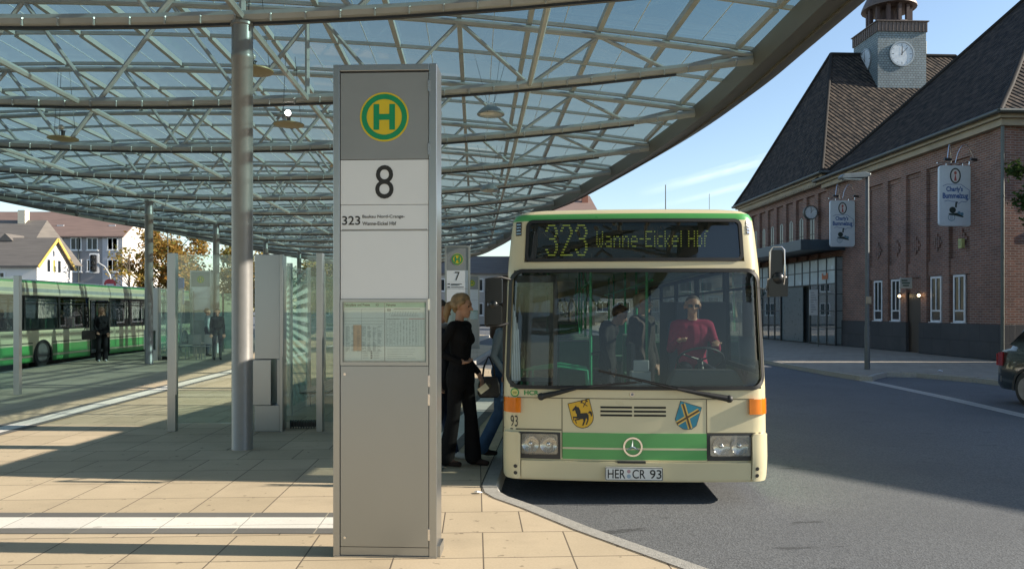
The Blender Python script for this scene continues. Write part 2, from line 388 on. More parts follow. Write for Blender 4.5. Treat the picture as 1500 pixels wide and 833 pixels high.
sheet('ground', [(-900,-900),(900,-900),(900,1400),(-900,1400)], -0.15, road_mat)
plat = [(4.2,1.2),(2.6,2.95),(1.28,4.91),(.61,5.86),(.214,6.51),(-.02,6.84),(-.10,7.02),(-.13,7.25),(-.12,7.5),(.62,19.5),(.4,20.4),(-1.2,22.8),(-1.3,23.4),
        (-.6,35.5),(-.8,36.4),(-2.2,38.6),(-2.2,39.2),(-1.5,52),(-4,56.5),(-9,61),(-14,61.5),(-16.6,58),(-14.8,27.7),(-13.7,20.6),(-13.2,10),(-12.5,-5),(-12,-25),(8,-25),(6.5,-5)]
def offset_poly(pts, d):
    out = []; k = len(pts)
    for i in range(k):
        p0 = Vector(pts[i-1]).to_2d(); p1 = Vector(pts[i]).to_2d(); p2 = Vector(pts[(i+1) % k]).to_2d()
        a = (p1-p0).normalized(); b = (p2-p1).normalized()
        n = (Vector((-a.y, a.x))+Vector((-b.y, b.x))).normalized()
        c = max(0.4, n.dot(Vector((-a.y, a.x)))); out.append(tuple(p1+n*(d/c)))
    return out
inner = offset_poly(plat, 0.15)
solid('platform', offset_poly(plat, 0.155), -0.14, 0.0, slab)
mb = MB(); k = len(plat)
for i in range(k):                                                 # kerb stones with a chamfered road edge
    j = (i+1) % k; q = offset_poly(plat, 0.02)
    a0, a1, b0, b1, c0, c1 = plat[i], plat[j], inner[i], inner[j], q[i], q[j]
    mb.add([(a0[0],a0[1],-.15),(a1[0],a1[1],-.15),(a1[0],a1[1],-.02),(a0[0],a0[1],-.02)], [(0,1,2,3)])
    mb.add([(a0[0],a0[1],-.02),(a1[0],a1[1],-.02),(c1[0],c1[1],.004),(c0[0],c0[1],.004)], [(0,1,2,3)])
    mb.add([(c0[0],c0[1],.004),(c1[0],c1[1],.004),(b1[0],b1[1],.004),(b0[0],b0[1],.004)], [(0,1,2,3)])
kerb_mat = mat('kerb_granite', (0.36, 0.345, 0.31), 0.8, var=0.15, scale=30, bump=0.4, bscale=90, dirt=0.25)
tag(mb.build('kerb', kerb_mat), kind='structure')
# dark joint between kerb and slabs
mb = MB(); q0 = offset_poly(plat, 0.151); q1 = offset_poly(plat, 0.163)
for i in range(k):
    j = (i+1) % k; mb.add([(q0[i][0],q0[i][1],.0055),(q0[j][0],q0[j][1],.0055),(q1[j][0],q1[j][1],.0055),(q1[i][0],q1[i][1],.0055)], [(0,1,2,3)])
tag(mb.build('kerb_joint', mat('joint_dirt', (0.05,0.045,0.04), 0.9)), kind='structure')

white_stone = brick('white_guide_stone', (0.80,0.775,0.70), (0.75,0.72,0.655), (0.35,0.33,0.29), 0.6, 2.0, 0.004, 'floor', 0.0, 2, -AX, 0.003, 0.7, spots=0.25)
dark_sett = brick('dark_guide_stone', (0.17,0.165,0.15), (0.14,0.135,0.125), (0.4,0.36,0.28), 0.6, 2.0, 0.005, 'floor', 0.0, 2, -AX, 0.003, 0.75)
def guide(name, p0, p1, w=0.59, z=.004):
    a = Vector(p0); b = Vector(p1); d = (b-a).normalized(); n = Vector((-d.y, d.x))
    m1, m2 = MB(), MB()
    for (o0, o1, mbx) in ((-w/2, -w*0.26, m1), (w*0.26, w/2, m1), (-w*0.26, w*0.26, m2)):
        vs = [a+n*o0, b+n*o0, b+n*o1, a+n*o1]; mbx.add([(v.x, v.y, z) for v in vs], [(0,1,2,3)])
    tag(m1.build(name+'_border', dark_sett), kind='structure'); tag(m2.build(name, white_stone), kind='structure')
guide('guidance_strip', (-11.5, 5.98), (-1.13, 5.98))
guide('guidance_strip', (-6.2, -6), (-9.6, 58), z=.008)
guide('guidance_strip', (-1.02, 7.9), (.02, 19.6), z=.006)
# pavement in front of the station, with its kerb, and the gutter of the parking bay
pav = [(11.9,-30),(12.1,10),(12.0,16.2),(11.6,19.2),(10.9,20.7),(10.2,20.9),(9.6,20.2),(9.2,19.6),(8.95,19.8),(8.75,21.5),(8.6,26),(7.2,60),(6,110),(60,110),(60,-30)]
pav_mat = brick('pavement_slabs', (0.34,0.30,0.245), (0.30,0.27,0.22), (0.14,0.12,0.10), 0.4, 0.4, 0.006, 'floor', 0.5, 2, -AX, 0.004, 0.85, spots=0.2)
pav = list(reversed(pav)); pav = pav if sum((pav[i][0]*pav[(i+1)%len(pav)][1]-pav[(i+1)%len(pav)][0]*pav[i][1]) for i in range(len(pav))) > 0 else list(reversed(pav))
solid('station_pavement', offset_poly(pav, 0.13), -0.14, -0.012, pav_mat)
solid('station_kerb', pav, -0.149, -0.022, kerb_mat)
mb = MB()
gp = [(8.95,19.9),(8.85,16),(8.62,13),(8.2,9),(7.6,4),(6.8,-2)]
for i in range(len(gp)-1):
    (x0,y0),(x1,y1) = gp[i], gp[i+1]
    for (o0, o1, mi) in ((0, .14, 0), (.15, .29, 0)): mb.add([(x0+o0,y0,-.146),(x0+o1,y0,-.146),(x1+o1,y1,-.146),(x1+o0,y1,-.146)], [(0,1,2,3)])
tag(mb.build('gutter', mat('gutter_stone', (0.40,0.39,0.36), 0.8, var=0.15, scale=12)), kind='structure')

# ================================================================== CANOPY
ctrl = [(3.5,-12),(5.0,0),(5.5,7),(5.72,12.8),(5.76,15.8),(5.5,20.5),(4.45,29),(3.5,34),(2.9,42),(2.1,50),(0.4,60),(-3.5,67.5),(-8,70),(-12,68),(-14.8,61),(-16.4,51),(-17.3,41),(-18.0,36.5),(-18.7,31),(-19,24),(-19,15),(-18.5,5),(-17,-5),(-14,-13),(-9,-18.5),(-4,-19.8),(0,-17.5)]
def catmull(P, n=8):
    out = []; k = len(P)
    for i in range(k):
        p0, p1, p2, p3 = [Vector(P[(i+j) % k]) for j in (-1, 0, 1, 2)]
        for q in range(n):
            t = q/n; out.append(0.5*((2*p1)+(p2-p0)*t+(2*p0-5*p1+4*p2-p3)*t*t+(3*p1-p0-3*p2+p3)*t**3))
    return out
rim = catmull(ctrl); K = len(rim)
nrm = []
for i in range(K):
    d = (rim[(i+1) % K]-rim[i-1]).normalized(); nrm.append(Vector((d.y, -d.x)))
rin = [rim[i]-nrm[i]*1.0 for i in range(K)]
def span(t):
    xs = []
    for i in range(K):
        a, b = rin[i], rin[(i+1) % K]
        if (a.y-t)*(b.y-t) < 0: xs.append(a.x+(b.x-a.x)*(t-a.y)/(b.y-a.y))
    return (min(xs), max(xs)) if len(xs) >= 2 else None
def uu(s, t):
    sp = span(t)
    if not sp: return 1.0
    c = (sp[0]+sp[1])/2; h = max(0.5, (sp[1]-sp[0])/2); return max(-1, min(1, (s-c)/h))
def zlow(s, t): u = uu(s, t); return 5.93-0.87*(1-u*u)
def ztop(s, t): u = uu(s, t); return 5.98+0.72*(1-u*u)
canopy = thing('bus_station_canopy', 'huge lens shaped glass canopy on grey steel columns and trusses covering the whole platform', 'canopy', (0,0,0), AX)
def rafters():
    for kk in range(-19, 8):
        yield 0.9+1.18*kk
# trusses
TS = [9.33+3.55*i for i in range(-7, 18)]
clip = mat('truss_clip', (0.75,0.74,0.70), 0.25, 0.8, 0.05)
for t in TS:
    sp = span(t)
    if not sp or sp[1]-sp[0] < 4: continue
    L, Rr = sp[0]-0.1, sp[1]+0.1; mb = MB(); seg = 16
    ss = [L+(Rr-L)*i/seg for i in range(seg+1)]
    mb.path([(s, t, zlow(s, t)) for s in ss], 0.078, 8, 0)
    mb.path([(s, t, ztop(s, t)) for s in ss], 0.056, 8, 0)
    for i in range(1, seg-1):                                       # cable duct slung under the lower chord
        a, b = ss[i], ss[i+1]; mb.bar((a, t, zlow(a, t)-0.093), (b, t, zlow(b, t)-0.093), 0.05, 0.03, 1)
    s = 0.9
    lows = [0.9+2.36*i for i in range(-9, 3) if L+0.5 < 0.9+2.36*i < Rr-0.5]
    for s in lows:
        for d in (-1.18, 1.18):
            a = max(L+0.1, min(Rr-0.1, s+d))
            mb.tube((s, t, zlow(s, t)), (a, t, ztop(a, t)), 0.036, n=6)
    if t > 4 and t < 40:
        s = L+0.3
        while s < Rr-0.3:
            z = zlow(s, t); mb.box(s-0.008, s+0.008, t-0.10, t-0.07, z-0.09, z-0.02, 0); mb.ball((s, t-0.083, z-0.005), 0.017, 3, 2); s += 0.41
    mb.build('truss', [steel_paint, dark_plastic, clip], canopy, smooth=40)
# longitudinal pipes in the lower plane and uprights at the crossings
for s in (0.9, -2.79, -6.48, -10.17, -13.9):
    mb = MB(); tt = [t for t in TS if span(t) and span(t)[0]+0.5 < s < span(t)[1]-0.5]
    for i in range(len(tt)-1):
        a, b = tt[i], tt[i+1]; mb.tube((s, a, zlow(s, a)), (s, b, zlow(s, b)), 0.048, n=6)
    for a in (tt if s == -2.79 else []): mb.tube((s, a, zlow(s, a)), (s, a, ztop(s, a)), 0.04, n=6)
    mb.build('longitudinal_brace', [steel_paint], canopy, smooth=40)
# glazing: rafters along, bars across, panes
TB = [TS[0]+1.775*i for i in range(0, 52)]
TB = [t for t in TB if span(t)]
for s in rafters():
    mb = MB(); pts = [t for t in TB if span(t)[0] <= s <= span(t)[1]]
    for i in range(len(pts)-1):
        a, b = pts[i], pts[i+1]; mb.bar((s, a+0.06, ztop(s, a)+0.115), (s, b-0.06, ztop(s, b)+0.115), 0.085, 0.10, 0)
    if mb.v: mb.build('rafter', [steel_paint], canopy)
for t in TB:
    mb = MB(); L, Rr = span(t); n = 14; ss = [L+(Rr-L)*i/n for i in range(n+1)]
    for i in range(n): mb.bar((ss[i], t, ztop(ss[i], t)+0.12), (ss[i+1], t, ztop(ss[i+1], t)+0.12), 0.05, 0.06, 0)
    mb.build('glazing_bar', [steel_paint], canopy)
mb = MB()
def vert(s, t):
    L, Rr = span(t); s = max(L-.3, min(Rr+.3, s)); return (s, t, ztop(s, t)+0.185)
ed = [0.9+1.18*q for q in range(-20, 9)]
for i in range(len(TB)-1):
    for j in range(len(ed)-1):
        q = [vert(ed[j], TB[i]), vert(ed[j+1], TB[i]), vert(ed[j+1], TB[i+1]), vert(ed[j], TB[i+1])]
        if abs(q[0][0]-q[1][0]) < 1e-3 and abs(q[2][0]-q[3][0]) < 1e-3: continue
        if abs(q[0][0]-q[1][0]) < 1e-3: q = [q[0], q[2], q[3]]
        elif abs(q[2][0]-q[3][0]) < 1e-3: q = [q[0], q[1], q[2]]
        mb.add(q, [tuple(range(len(q)))])
roof_glass = glass('canopy_glass', (0.25,0.41,0.43), 0.04, 0.05, haze=0.15, hazecol=(0.27,0.32,0.30), wavy='grazing', translucent=0.72)
mb.build('glass_roof', [roof_glass], canopy, recalc=False)
# white line prints on the panes (fine bright stripe in the middle of each bay, running along)
for j in range(len(ed)-1):
    s = ed[j]+0.59; mb = MB()
    pts = [t for t in TB if span(t)[0] <= s <= span(t)[1]]
    for i in range(len(pts)-1):
        a, b = pts[i], pts[i+1]; mb.bar((s, a, ztop(s, a)+0.175), (s, b, ztop(s, b)+0.175), 0.014, 0.008, 0)
    if mb.v: mb.build('pane_joint', [mat('silicone_joint', (0.62,0.68,0.7), 0.6)], canopy)
# rim: an upturned wedge
mb = MB()
prof = [(0, 6.32), (0, 6.16), (-0.06, 6.13), (-0.52, 5.90), (-1.0, 5.74), (-1.03, 6.08), (-0.5, 6.22)]
o = 0; vs = []
for i in range(K):
    for (d, z) in prof: p = rim[i]+nrm[i]*d; vs.append((p.x, p.y, z))
fs = []; M_ = len(prof)
for i in range(K):
    for j in range(M_):
        a, b = i*M_+j, i*M_+(j+1) % M_; c, d = ((i+1) % K)*M_+(j+1) % M_, ((i+1) % K)*M_+j; fs.append((a, b, c, d))
mb.add(vs, fs)
mb.build('rim_beam', [steel_dark], canopy, smooth=25)
mb = MB(); 
for i in range(K):
    p, q = rim[i]+nrm[i]*-0.55, rim[(i+1) % K]+nrm[(i+1) % K]*-0.55; mb.bar((p.x, p.y, 5.868), (q.x, q.y, 5.868), 0.035, 0.03)
mb.build('rim_seam', [mat('seam_paint', (0.12,0.11,0.09), 0.5)], canopy)
# columns
for (s, t) in [(-2.79, 9.33), (-2.79, 16.43), (-2.79, 23.53), (-2.79, 30.63), (-2.79, 2.23), (-2.79, -4.87), (-10.17, 2.23), (-10.17, 16.43), (-10.17, 23.53+.9), (-10.17, 30.63), (-10.17, 37.73), (-10.17, 44.8), (-2.79, 37.73)]:
    zt = zlow(s, t)-0.10; mb = MB()
    mb.lathe([(0.128,0),(0.128,0.01),(0.1225,0.02),(0.1225,zt-0.42),(0.128,zt-0.41),(0.128,zt-0.36),(0.1225,zt-0.35),(0.1225,zt-0.02),(0.135,zt-0.01),(0.135,zt+0.02),(0.06,zt+0.03),(0.06,zt+0.1)], (s, t, 0), 28)
    mb.build('column', [column_mat], canopy, smooth=40)

# hanging lamps: reflector dish, bell housing, wires
lamp_disc = mat('lamp_reflector', (0.30,0.25,0.14), 0.5, 0.3, 0.08)
lamp_glow = mat('lit_bulb', (1,1,1), 0.3, emis=(1,0.93,0.9), estr=9.0)
lamp_glass = mat('lamp_lens', (0.55,0.55,0.5), 0.15, 0.2)
def hanging_disc(x, y, z, r, lit, label):
    th = thing('hanging_lamp', label, 'lamp', (x, y, z), 0, 'reflector lamps hanging under the canopy')
    mb = MB(); mb.lathe([(r*0.2,-0.035),(r,0.0),(r,0.018),(r*0.25,0.035),(0.0,0.04)], n=28); mb.build('reflector', [lamp_disc], th, smooth=40)
    mb = MB()
    for a in (0.3, 2.4, 4.5): mb.tube((r*0.8*math.cos(a), r*0.8*math.sin(a), 0.01), (0.1*math.cos(a), 0.1*math.sin(a), 1.15), 0.004, n=4)
    mb.build('wire', [dark_plastic], th)
    mb = MB(); mb.ball((0.0, -0.05, 0.19), 0.048, 7); mb.build('bulb', [lamp_glow if lit else lamp_glass], th, smooth=60)
    mb = MB(); mb.lathe([(0.03,0.04),(0.03,0.13),(0.05,0.14)], n=12); mb.build('bulb_holder', [dark_plastic], th)
def hanging_bell(x, y, z, label):
    th = thing('hanging_lamp', label, 'lamp', (x, y, z), 0, 'bell lamps hanging under the canopy')
    mb = MB(); mb.lathe([(0.27,0),(0.275,0.015),(0.25,0.05),(0.19,0.11),(0.12,0.16),(0.08,0.185),(0.0,0.19)], n=28); mb.build('lamp_shade', [mat('lamp_shade_metal', (0.42,0.42,0.38), 0.3, 0.7)], th, smooth=40)
    mb = MB(); mb.lathe([(0.0,-0.045),(0.16,-0.03),(0.24,0.004)], n=24); mb.build('lens', [lamp_glass], th, smooth=50)
    mb = MB(); mb.box(-0.07,0.07,-0.02,0.02,0.2,0.22); mb.ball((-0.05,0,0.23),0.03,5); mb.ball((0.06,0,0.23),0.03,5); mb.build('bracket', [chrome], th)
    mb = MB()
    for (a, b) in ((-0.06,-0.35),(0.06,0.35),(0.06,0.2)): mb.tube((a,0,0.22),(b,0.1,1.3),0.004,n=4)
    mb.build('wire', [dark_plastic], th)
hanging_bell(-0.42, 15.2, 5.52, 'bell shaped silver lamp hanging alone in the air right of the tall stop sign')
hanging_disc(-3.72, 12.8, 4.74, 0.25, True, 'brown disc lamp with bright lit bulb between the near column and the tall stop sign')
hanging_disc(-3.60, 10.7, 4.98, 0.27, False, 'brown disc lamp whose plate shows on both sides of the near column')
hanging_disc(-7.6, 13.0, 4.55, 0.24, False, 'unlit disc lamp hanging leftmost under the canopy')
hanging_disc(-4.6, 20.5, 5.5, 0.26, True, 'small lit disc lamp tucked close to the left edge of the tall stop sign')
hanging_bell(-0.62, 21.5, 5.0, 'small distant bell lamp hanging below the nearer silver one')
# ================================================================== STOP SIGNS
h_green = mat('stop_green', (0.0, 0.26, 0.10), 0.4, var=0.03)
h_yellow = mat('stop_yellow', (0.66, 0.50, 0.02), 0.4, var=0.03)
paper = mat('timetable_paper', (0.80,0.88,0.87), 0.5, var=0.03)
paper_green = mat('timetable_header', (0.40,0.64,0.53), 0.5)
paper_orange = mat('timetable_orange', (0.70,0.50,0.34), 0.5)
paper_red = mat('timetable_red', (0.55,0.10,0.08), 0.5)
case_glass = glass('case_glass', (0.93,0.96,0.95), 0.07)
def H_sign(mb, cx, cz, r, fn, dz=0.0):
    """green H in a yellow disc with a green ring, materials 0 green, 1 yellow"""
    k = lambda d: (lambda u, v: fn(u, v, d))
    mb.add([fn(u, v, 0.002) for u, v in disc2d(cx, cz, r, 48)], [tuple(range(48))], 1)
    vs, fs = ring2d(cx, cz, r*0.72, r*0.93, 48); mb.add([fn(u, v, 0.004) for u, v in vs], fs, 0)
    w, h = r*0.44, r*0.52; b = r*0.235
    for (x0, x1, z0, z1) in ((-w, -w+b, -h, h), (w-b, w, -h, h), (-w+b, w-b, -b*0.5, b*0.5)):
        mb.add([fn(cx+x, cz+z, 0.004) for x, z in ((x0,z0),(x1,z0),(x1,z1),(x0,z1))], [(0,1,2,3)], 0)
def stop_pylon(loc, rz, w, h, number, lines, label, detail=True, D=0.22):
    th = thing('stop_sign_pylon', label, 'stop sign', loc, rz)
    f = 0.045; x1 = w/2
    mb = MB(); mb.box(-x1, -x1+f, 0, D, 0.0, h); mb.box(x1-f*1.15, x1, 0, D, 0.0, h); mb.box(-x1+f, x1-f*1.15, 0, D, h-f, h-0.001); mb.box(-x1+f, x1-f*1.15, 0.03, D-0.02, 0.0, h-f)
    mb.build('frame', [stain_side], th, bevel=0.004)
    mb = MB(); mb.box(x1-0.005, x1+0.02, 0.02, 0.2, 0.0, 0.075); mb.box(-x1+0.01, x1-0.01, -0.004, D+0.02, 0.0, 0.01); mb.build('base_plate', [stain_side], th)
    a, b = -x1+f+0.004, x1-f*1.15-0.004
    zs = [0.07, 1.285, 1.725, h-0.98-0.0, h-0.655, h-f-0.012]
    k = h/3.3
    zs = [0.07*k, 1.285*k, 1.725*k, 2.36*k, 2.66*k, h-f-0.012]
    g = 0.004
    mb = MB(); mb.box(a, b, 0.006, 0.03, zs[0], zs[1]-g); mb.build('lower_door', [stainless], th, bevel=0.002)
    mb = MB(); mb.box(a, b, 0.008, 0.03, 0.012, zs[0]-g); mb.build('skirting', [stainless], th)
    top = MB(); top.box(a, b, 0.006, 0.03, zs[4]+g, zs[5]); tp = top.build('top_panel', [grey_panel], th, bevel=0.002)
    fn = lambda u, v, d: (u, 0.006-d, v)
    mb = MB(); H_sign(mb, (a+b)/2, (zs[4]+zs[5])/2-0.005, 0.165*k if detail else 0.15*k, fn); mb.build('stop_emblem', [h_green, h_yellow], tp)
    mb = MB(); mb.box(a, b, 0.008, 0.03, zs[3]+g*0.4, zs[4]); npn = mb.build('number_panel', [white_panel], th, bevel=0.0015)
    fw = lambda u, v: (u, 0.0055, v)
    mb = MB()
    cx = (a+b)/2
    if number: put_text(mb, number, cx-0.062*k, cx+0.062*k, zs[3]+0.04*k, zs[4]-0.035*k, fw, 0, 0.0)
    if number: mb.build('stop_number', [black_ink], npn)
    mb = MB(); mb.box(a, b, 0.008, 0.03, 2.19*k, zs[3]-g*0.4); mb.box(a, b, 0.008, 0.03, zs[2]+g, 2.185*k); lp = mb.build('route_panel', [white_panel], th, bevel=0.0015)
    mb = MB()
    for (txt, x0, x1_, z0, z1) in lines:
        if txt: put_text(mb, txt, a+x0*(b-a), a+x1_*(b-a), z0*k, z1*k, fw, 0, 0.012)
        else: mb.add([fw(a+x0*(b-a), z0*k), fw(a+x1_*(b-a), z0*k), fw(a+x1_*(b-a), z1*k), fw(a+x0*(b-a), z1*k)], [(0,1,2,3)])
    mb.add([fw(a+.01, 2.192*k), fw(b-.01, 2.192*k), fw(b-.01, 2.195*k), fw(a+.01, 2.195*k)], [(0,1,2,3)])
    mb.build('route_lettering', [black_ink], lp)
    # timetable case
    mb = MB(); z0, z1 = zs[1], zs[2]; e = 0.016
    mb.box(a, a+e, 0.0, 0.03, z0, z1); mb.box(b-e, b, 0.0, 0.03, z0, z1); mb.box(a+e, b-e, 0.0, 0.03, z0, z0+0.022); mb.box(a+e, b-e, 0.0, 0.03, z1-e, z1); mb.box(a+e, b-e, 0.024, 0.03, z0+0.022, z1-e)
    cs = mb.build('timetable_case', [stain_side, ], th)
    mid = a+(b-a)*0.5
    mb = MB(); fp = lambda u, v, d=0.0: (u, 0.0175-d, v)
    for (x0, x1_) in ((a+e+.006, mid-.002), (mid+.002, b-e-.006)):
        mb.add([fp(x0, z0+.03), fp(x1_, z0+.03), fp(x1_, z1-e-.004), fp(x0, z1-e-.004)], [(0,1,2,3)], 0)
        mb.add([fp(x0, z1-e-.036, .001), fp(x1_, z1-e-.036, .001), fp(x1_, z1-e-.004, .001), fp(x0, z1-e-.004, .001)], [(0,1,2,3)], 1)
    mb.build('timetable', [paper, paper_green], cs)
    if detail:
        mb = MB(); q = lambda u, v: fp(u, v, .002)
        W = mid-a-e; X = a+e+.006; ZT = z1-e-.004
        def ln(x0, zz, x1_, t=.0012, m=1): mb.add([q(x0, zz), q(x1_, zz), q(x1_, zz+t), q(x0, zz+t)], [(0,1,2,3)], m)
        def vl(x, za, zb, t=.0012, m=1): mb.add([q(x, za), q(x+t, za), q(x+t, zb), q(x, zb)], [(0,1,2,3)], m)
        put_text(mb, 'Fahrpläne und Preise', X+.004, X+.175, ZT-.028, ZT-.007, q, 0, .02)
        put_text(mb, 'HCR', X+.215, X+.236, ZT-.023, ZT-.009, q, 0, 0.02)
        put_text(mb, 'Fahrplan', mid+.012, mid+.075, ZT-.028, ZT-.008, q, 0, .02)
        put_text(mb, '323', mid+.016, mid+.04, ZT-.056, ZT-.042, q, 0, 0.02)
        rnd = random.Random(3)
        for zz in (.045, .105, .125, .145, .29): ln(X+.004, ZT-zz, mid-.008)
        vl(X+.118, z0+.035, ZT-.045)
        for i in range(9): vl(X+.012+i*.027, z0+.085, ZT-.16, .0009)
        for i in range(34):
            zz = ZT-.16-.0055*i
            if zz > z0+.09:
                for c in range(7):
                    if rnd.random() < .75: ln(X+.014+c*.036, zz, X+.014+c*.036+rnd.uniform(.012,.028), .0016)
        mb.add([q(X+.062, z0+.095), q(X+.118, z0+.095), q(X+.118, ZT-.15), q(X+.062, ZT-.15)], [(0,1,2,3)], 2)
        for i in range(5): ln(X+.18, z0+.045+.011*i, X+.192, .005, 0); ln(X+.2, z0+.047+.011*i, X+.24, .0015); ln(X+.125, z0+.047+.011*i, X+.165, .0015)
        mx0 = mid+.012; mx1 = b-e-.012
        ln(mx0+.05, ZT-.044, mx1-.03, .0022, 0); ln(mx0+.03, ZT-.088, mx1-.04, .0016, 0)
        for i in range(11):
            xx = mx0+.018+i*.0175; mb.add([q(xx, ZT-.088), q(xx+.0012, ZT-.088), q(xx+.0092, ZT-.058), q(xx+.008, ZT-.058)], [(0,1,2,3)], 1)
        ln(mx0, ZT-.11, mx0+.09, .0028, 0); ln(mx0+.095, ZT-.11, mx0+.145, .0028, 1); ln(mx0+.15, ZT-.11, mx1, .0035, 3)
        for i in range(14): vl(mx0+i*(mx1-mx0)/13.2, z0+.13, ZT-.115, .0009)
        for i in range(26):
            zz = ZT-.122-.0062*i
            if zz > z0+.13:
                for c in range(10):
                    if rnd.random() < .6: ln(mx0+.004+c*.0215, zz, mx0+.004+c*.0215+.009, .0017)
        ln(mx0, z0+.128, mx1)
        for i in range(5): ln(mx0+.004, z0+.045+.015*i, mx0+rnd.uniform(.09,.2), .0014)
        mb.build('timetable_print', [black_ink, mat('soft_print', (0.20,0.26,0.27), 0.6), paper_orange, paper_red], cs)
    mb = MB(); mb.box(a+e, b-e, 0.006, 0.009, z0+0.022, z1-e); mb.build('case_pane', [case_glass], cs)
    if detail:
        mb = MB()
        for zz in (zs[4]+.03, zs[5]-.13, zs[2]-.07, zs[1]-.14, zs[0]+.05, zs[0]+.95):
            mb.box(b-.003, b+.011, -.006, .02, zz, zz+.075)
        mb.build('hinge', [chrome], th)
        mb = MB(); mb.lathe([(0.009,0),(0.009,0.004),(0.004,0.006)], (a+.03, 0.001, zs[1]-.06), 14, axis='y'); mb.build('door_lock', [chrome], th); mb = MB(); mb.lathe([(0.009,0),(0.009,0.004)], (a+.03, 0.001, zs[0]+.06), 14, axis='y'); mb.build('door_lock', [chrome], th)
        mb = MB(); mb.ball((-x1-.004, .05, 2.79), .012, 6); mb.build('side_bolt', [chrome], th)
    return th
L8 = [('323', .02, .225, 2.225, 2.285), ('Baukau Nord-Crange-', .25, .73, 2.265, 2.292), ('Wanne-Eickel Hbf', .25, .635, 2.222, 2.247)]
stop_pylon((-.852, 5.14, 0), R(-2.6), .70, 3.30, '8', L8, 'tall steel stop sign numbered 8 standing in the foreground', D=.23)
L7 = [(None, .04, .16, 2.30, 2.325), (None, .2, .72, 2.305, 2.32), (None, .2, .6, 2.28, 2.295), (None, .04, .16, 2.22, 2.245), (None, .2, .8, 2.225, 2.24)]
stop_pylon((-1.42, 20.0, 0), R(3), .66, 3.35, '7', L7, 'steel stop sign numbered 7 behind the waiting woman', detail=False)
stop_pylon((-1.75, 33.6, 0), R(3), .66, 3.2, '', [], 'small distant stop sign just right of the one numbered 7', detail=False)
stop_pylon((-12.0, 29.6, 0), R(3), .8, 3.2, '', [], 'stop sign seen through the tall glass screen in front of the autumn trees', detail=False)

# ================================================================== SHELTERS AND SCREENS
glass_green = glass('screen_glass', (0.91,0.965,0.945), 0.06, haze=0.03, hazecol=(0.35,0.55,0.48))
glass_mint = glass('shelter_side_glass', (0.70,0.85,0.78), 0.07, haze=0.42, hazecol=(0.55,0.85,0.74), translucent=0.6)
glass_wave = glass('patterned_glass', (0.90,0.96,0.94), 0.05, haze=0.08, hazecol=(0.66,0.90,0.82), pattern=True, translucent=0.5)
bench_wood = mat('bench_slats', (0.30,0.27,0.22), 0.6, var=0.15, stretch=(3,30,30))
def shelter(loc, rz, label, group):
    th = thing('waiting_shelter', label, 'shelter', loc, rz, group)     # origin: left front corner of its cabinet
    mb = MB(); mb.box(0,.34,0,.36,.0,.36); mb.box(.0,.34,.004,.36,.99,2.42); mb.box(.3,.34,.01,.36,.36,.99); mb.build('cabinet', [stainless], th, bevel=.006)
    mb = MB(); mb.box(-.06,.235,-.05,.33,.365,.985); mb.build('waste_bin', [stainless], th, bevel=.006)
    mb = MB(); mb.box(.345,.385,-.02,.08,0,2.42); mb.build('post', [stain_side], th, bevel=.003)
    mb = MB(); mb.box(.845,.925,-.03,.12,0,2.44); mb.build('post', [stain_side], th, bevel=.003)
    mb = MB(); mb.box(.39,.842,.02,.03,.13,2.41); mb.build('front_pane', [glass_green], th)
    mb = MB(); mb.box(.93,1.5,.04,.05,.13,2.40); mb.build('front_pane', [glass_green], th)
    for i in range(4):
        y0 = .42+1.22*i
        mb = MB(); mb.box(.05,.06,y0+.03,y0+1.16,.13,2.35); mb.build('side_pane', [glass_wave if i < 2 else glass_green], th)
        mb = MB(); mb.box(.02,.09,y0+1.17,y0+1.24,0,2.4); mb.build('post', [stain_side], th)
    for i in range(2):
        x0 = .12+.72*i; mb = MB(); mb.box(x0,x0+.66,5.27,5.28,.13,2.35); mb.build('back_pane', [glass_mint], th)
        mb = MB(); mb.box(x0+.665,x0+.72,5.24,5.3,0,2.4); mb.build('post', [stain_side], th)
    mb = MB()
    for i in range(5): mb.box(.42+.085*i,.49+.085*i,.75,4.4,.43,.46)
    mb.build('bench_seat', [bench_wood], th, bevel=.004)
    for y in (1.1,2.6,4.1):
        mb = MB(); mb.box(.42,.83,y,y+.05,.385,.428); mb.box(.60,.65,y,y+.05,0,.385); mb.build('bench_leg', [stain_side], th)
    mb = MB(); mb.box(.40,.84,.3,.34,.02,.11)
    for i in range(12): mb.box(.41+.036*i,.425+.036*i,.28,.3,.0,.12)
    mb.build('floor_grille', [dark_plastic], th)
    return th
shelter((-3.52,10.5,0), R(1.5), 'glass and steel waiting shelter with wave patterned panes between near column and stop sign 8', 'glass waiting shelters')
shelter((-12.15,25.5,0), R(2.7), 'farther glass waiting shelter just right of the second column', 'glass waiting shelters')
def screen(loc, rz, x0, x1, h, label, second_post=True, panes=1):
    th = thing('glass_screen', label, 'glass screen', loc, rz)
    mb = MB(); mb.box(-.055,.055,-.05,.05,0,h); mb.build('post', [stain_side], th, bevel=.004)
    mb = MB(); mb.box(x0,x1,-.006,.006,.11,h-.02); mb.build('pane', [glass_green], th)
    xe = x1 if x0 > 0 else x0
    if second_post:
        mb = MB(); mb.box(xe-.03 if x0>0 else xe-.08,xe+.08 if x0>0 else xe+.03,-.05,.05,0,h); mb.build('post', [stain_side], th, bevel=.004)
    return th
screen((-4.66,10.55,0), R(1.5), .06, 1.04, 2.44, 'tall free standing glass screen left of the near column', second_post=False)
screen((-9.72,15.1,0), R(2.7), -2.4, -.06, 2.34, 'glass screen at the left edge in front of the green and cream bus')
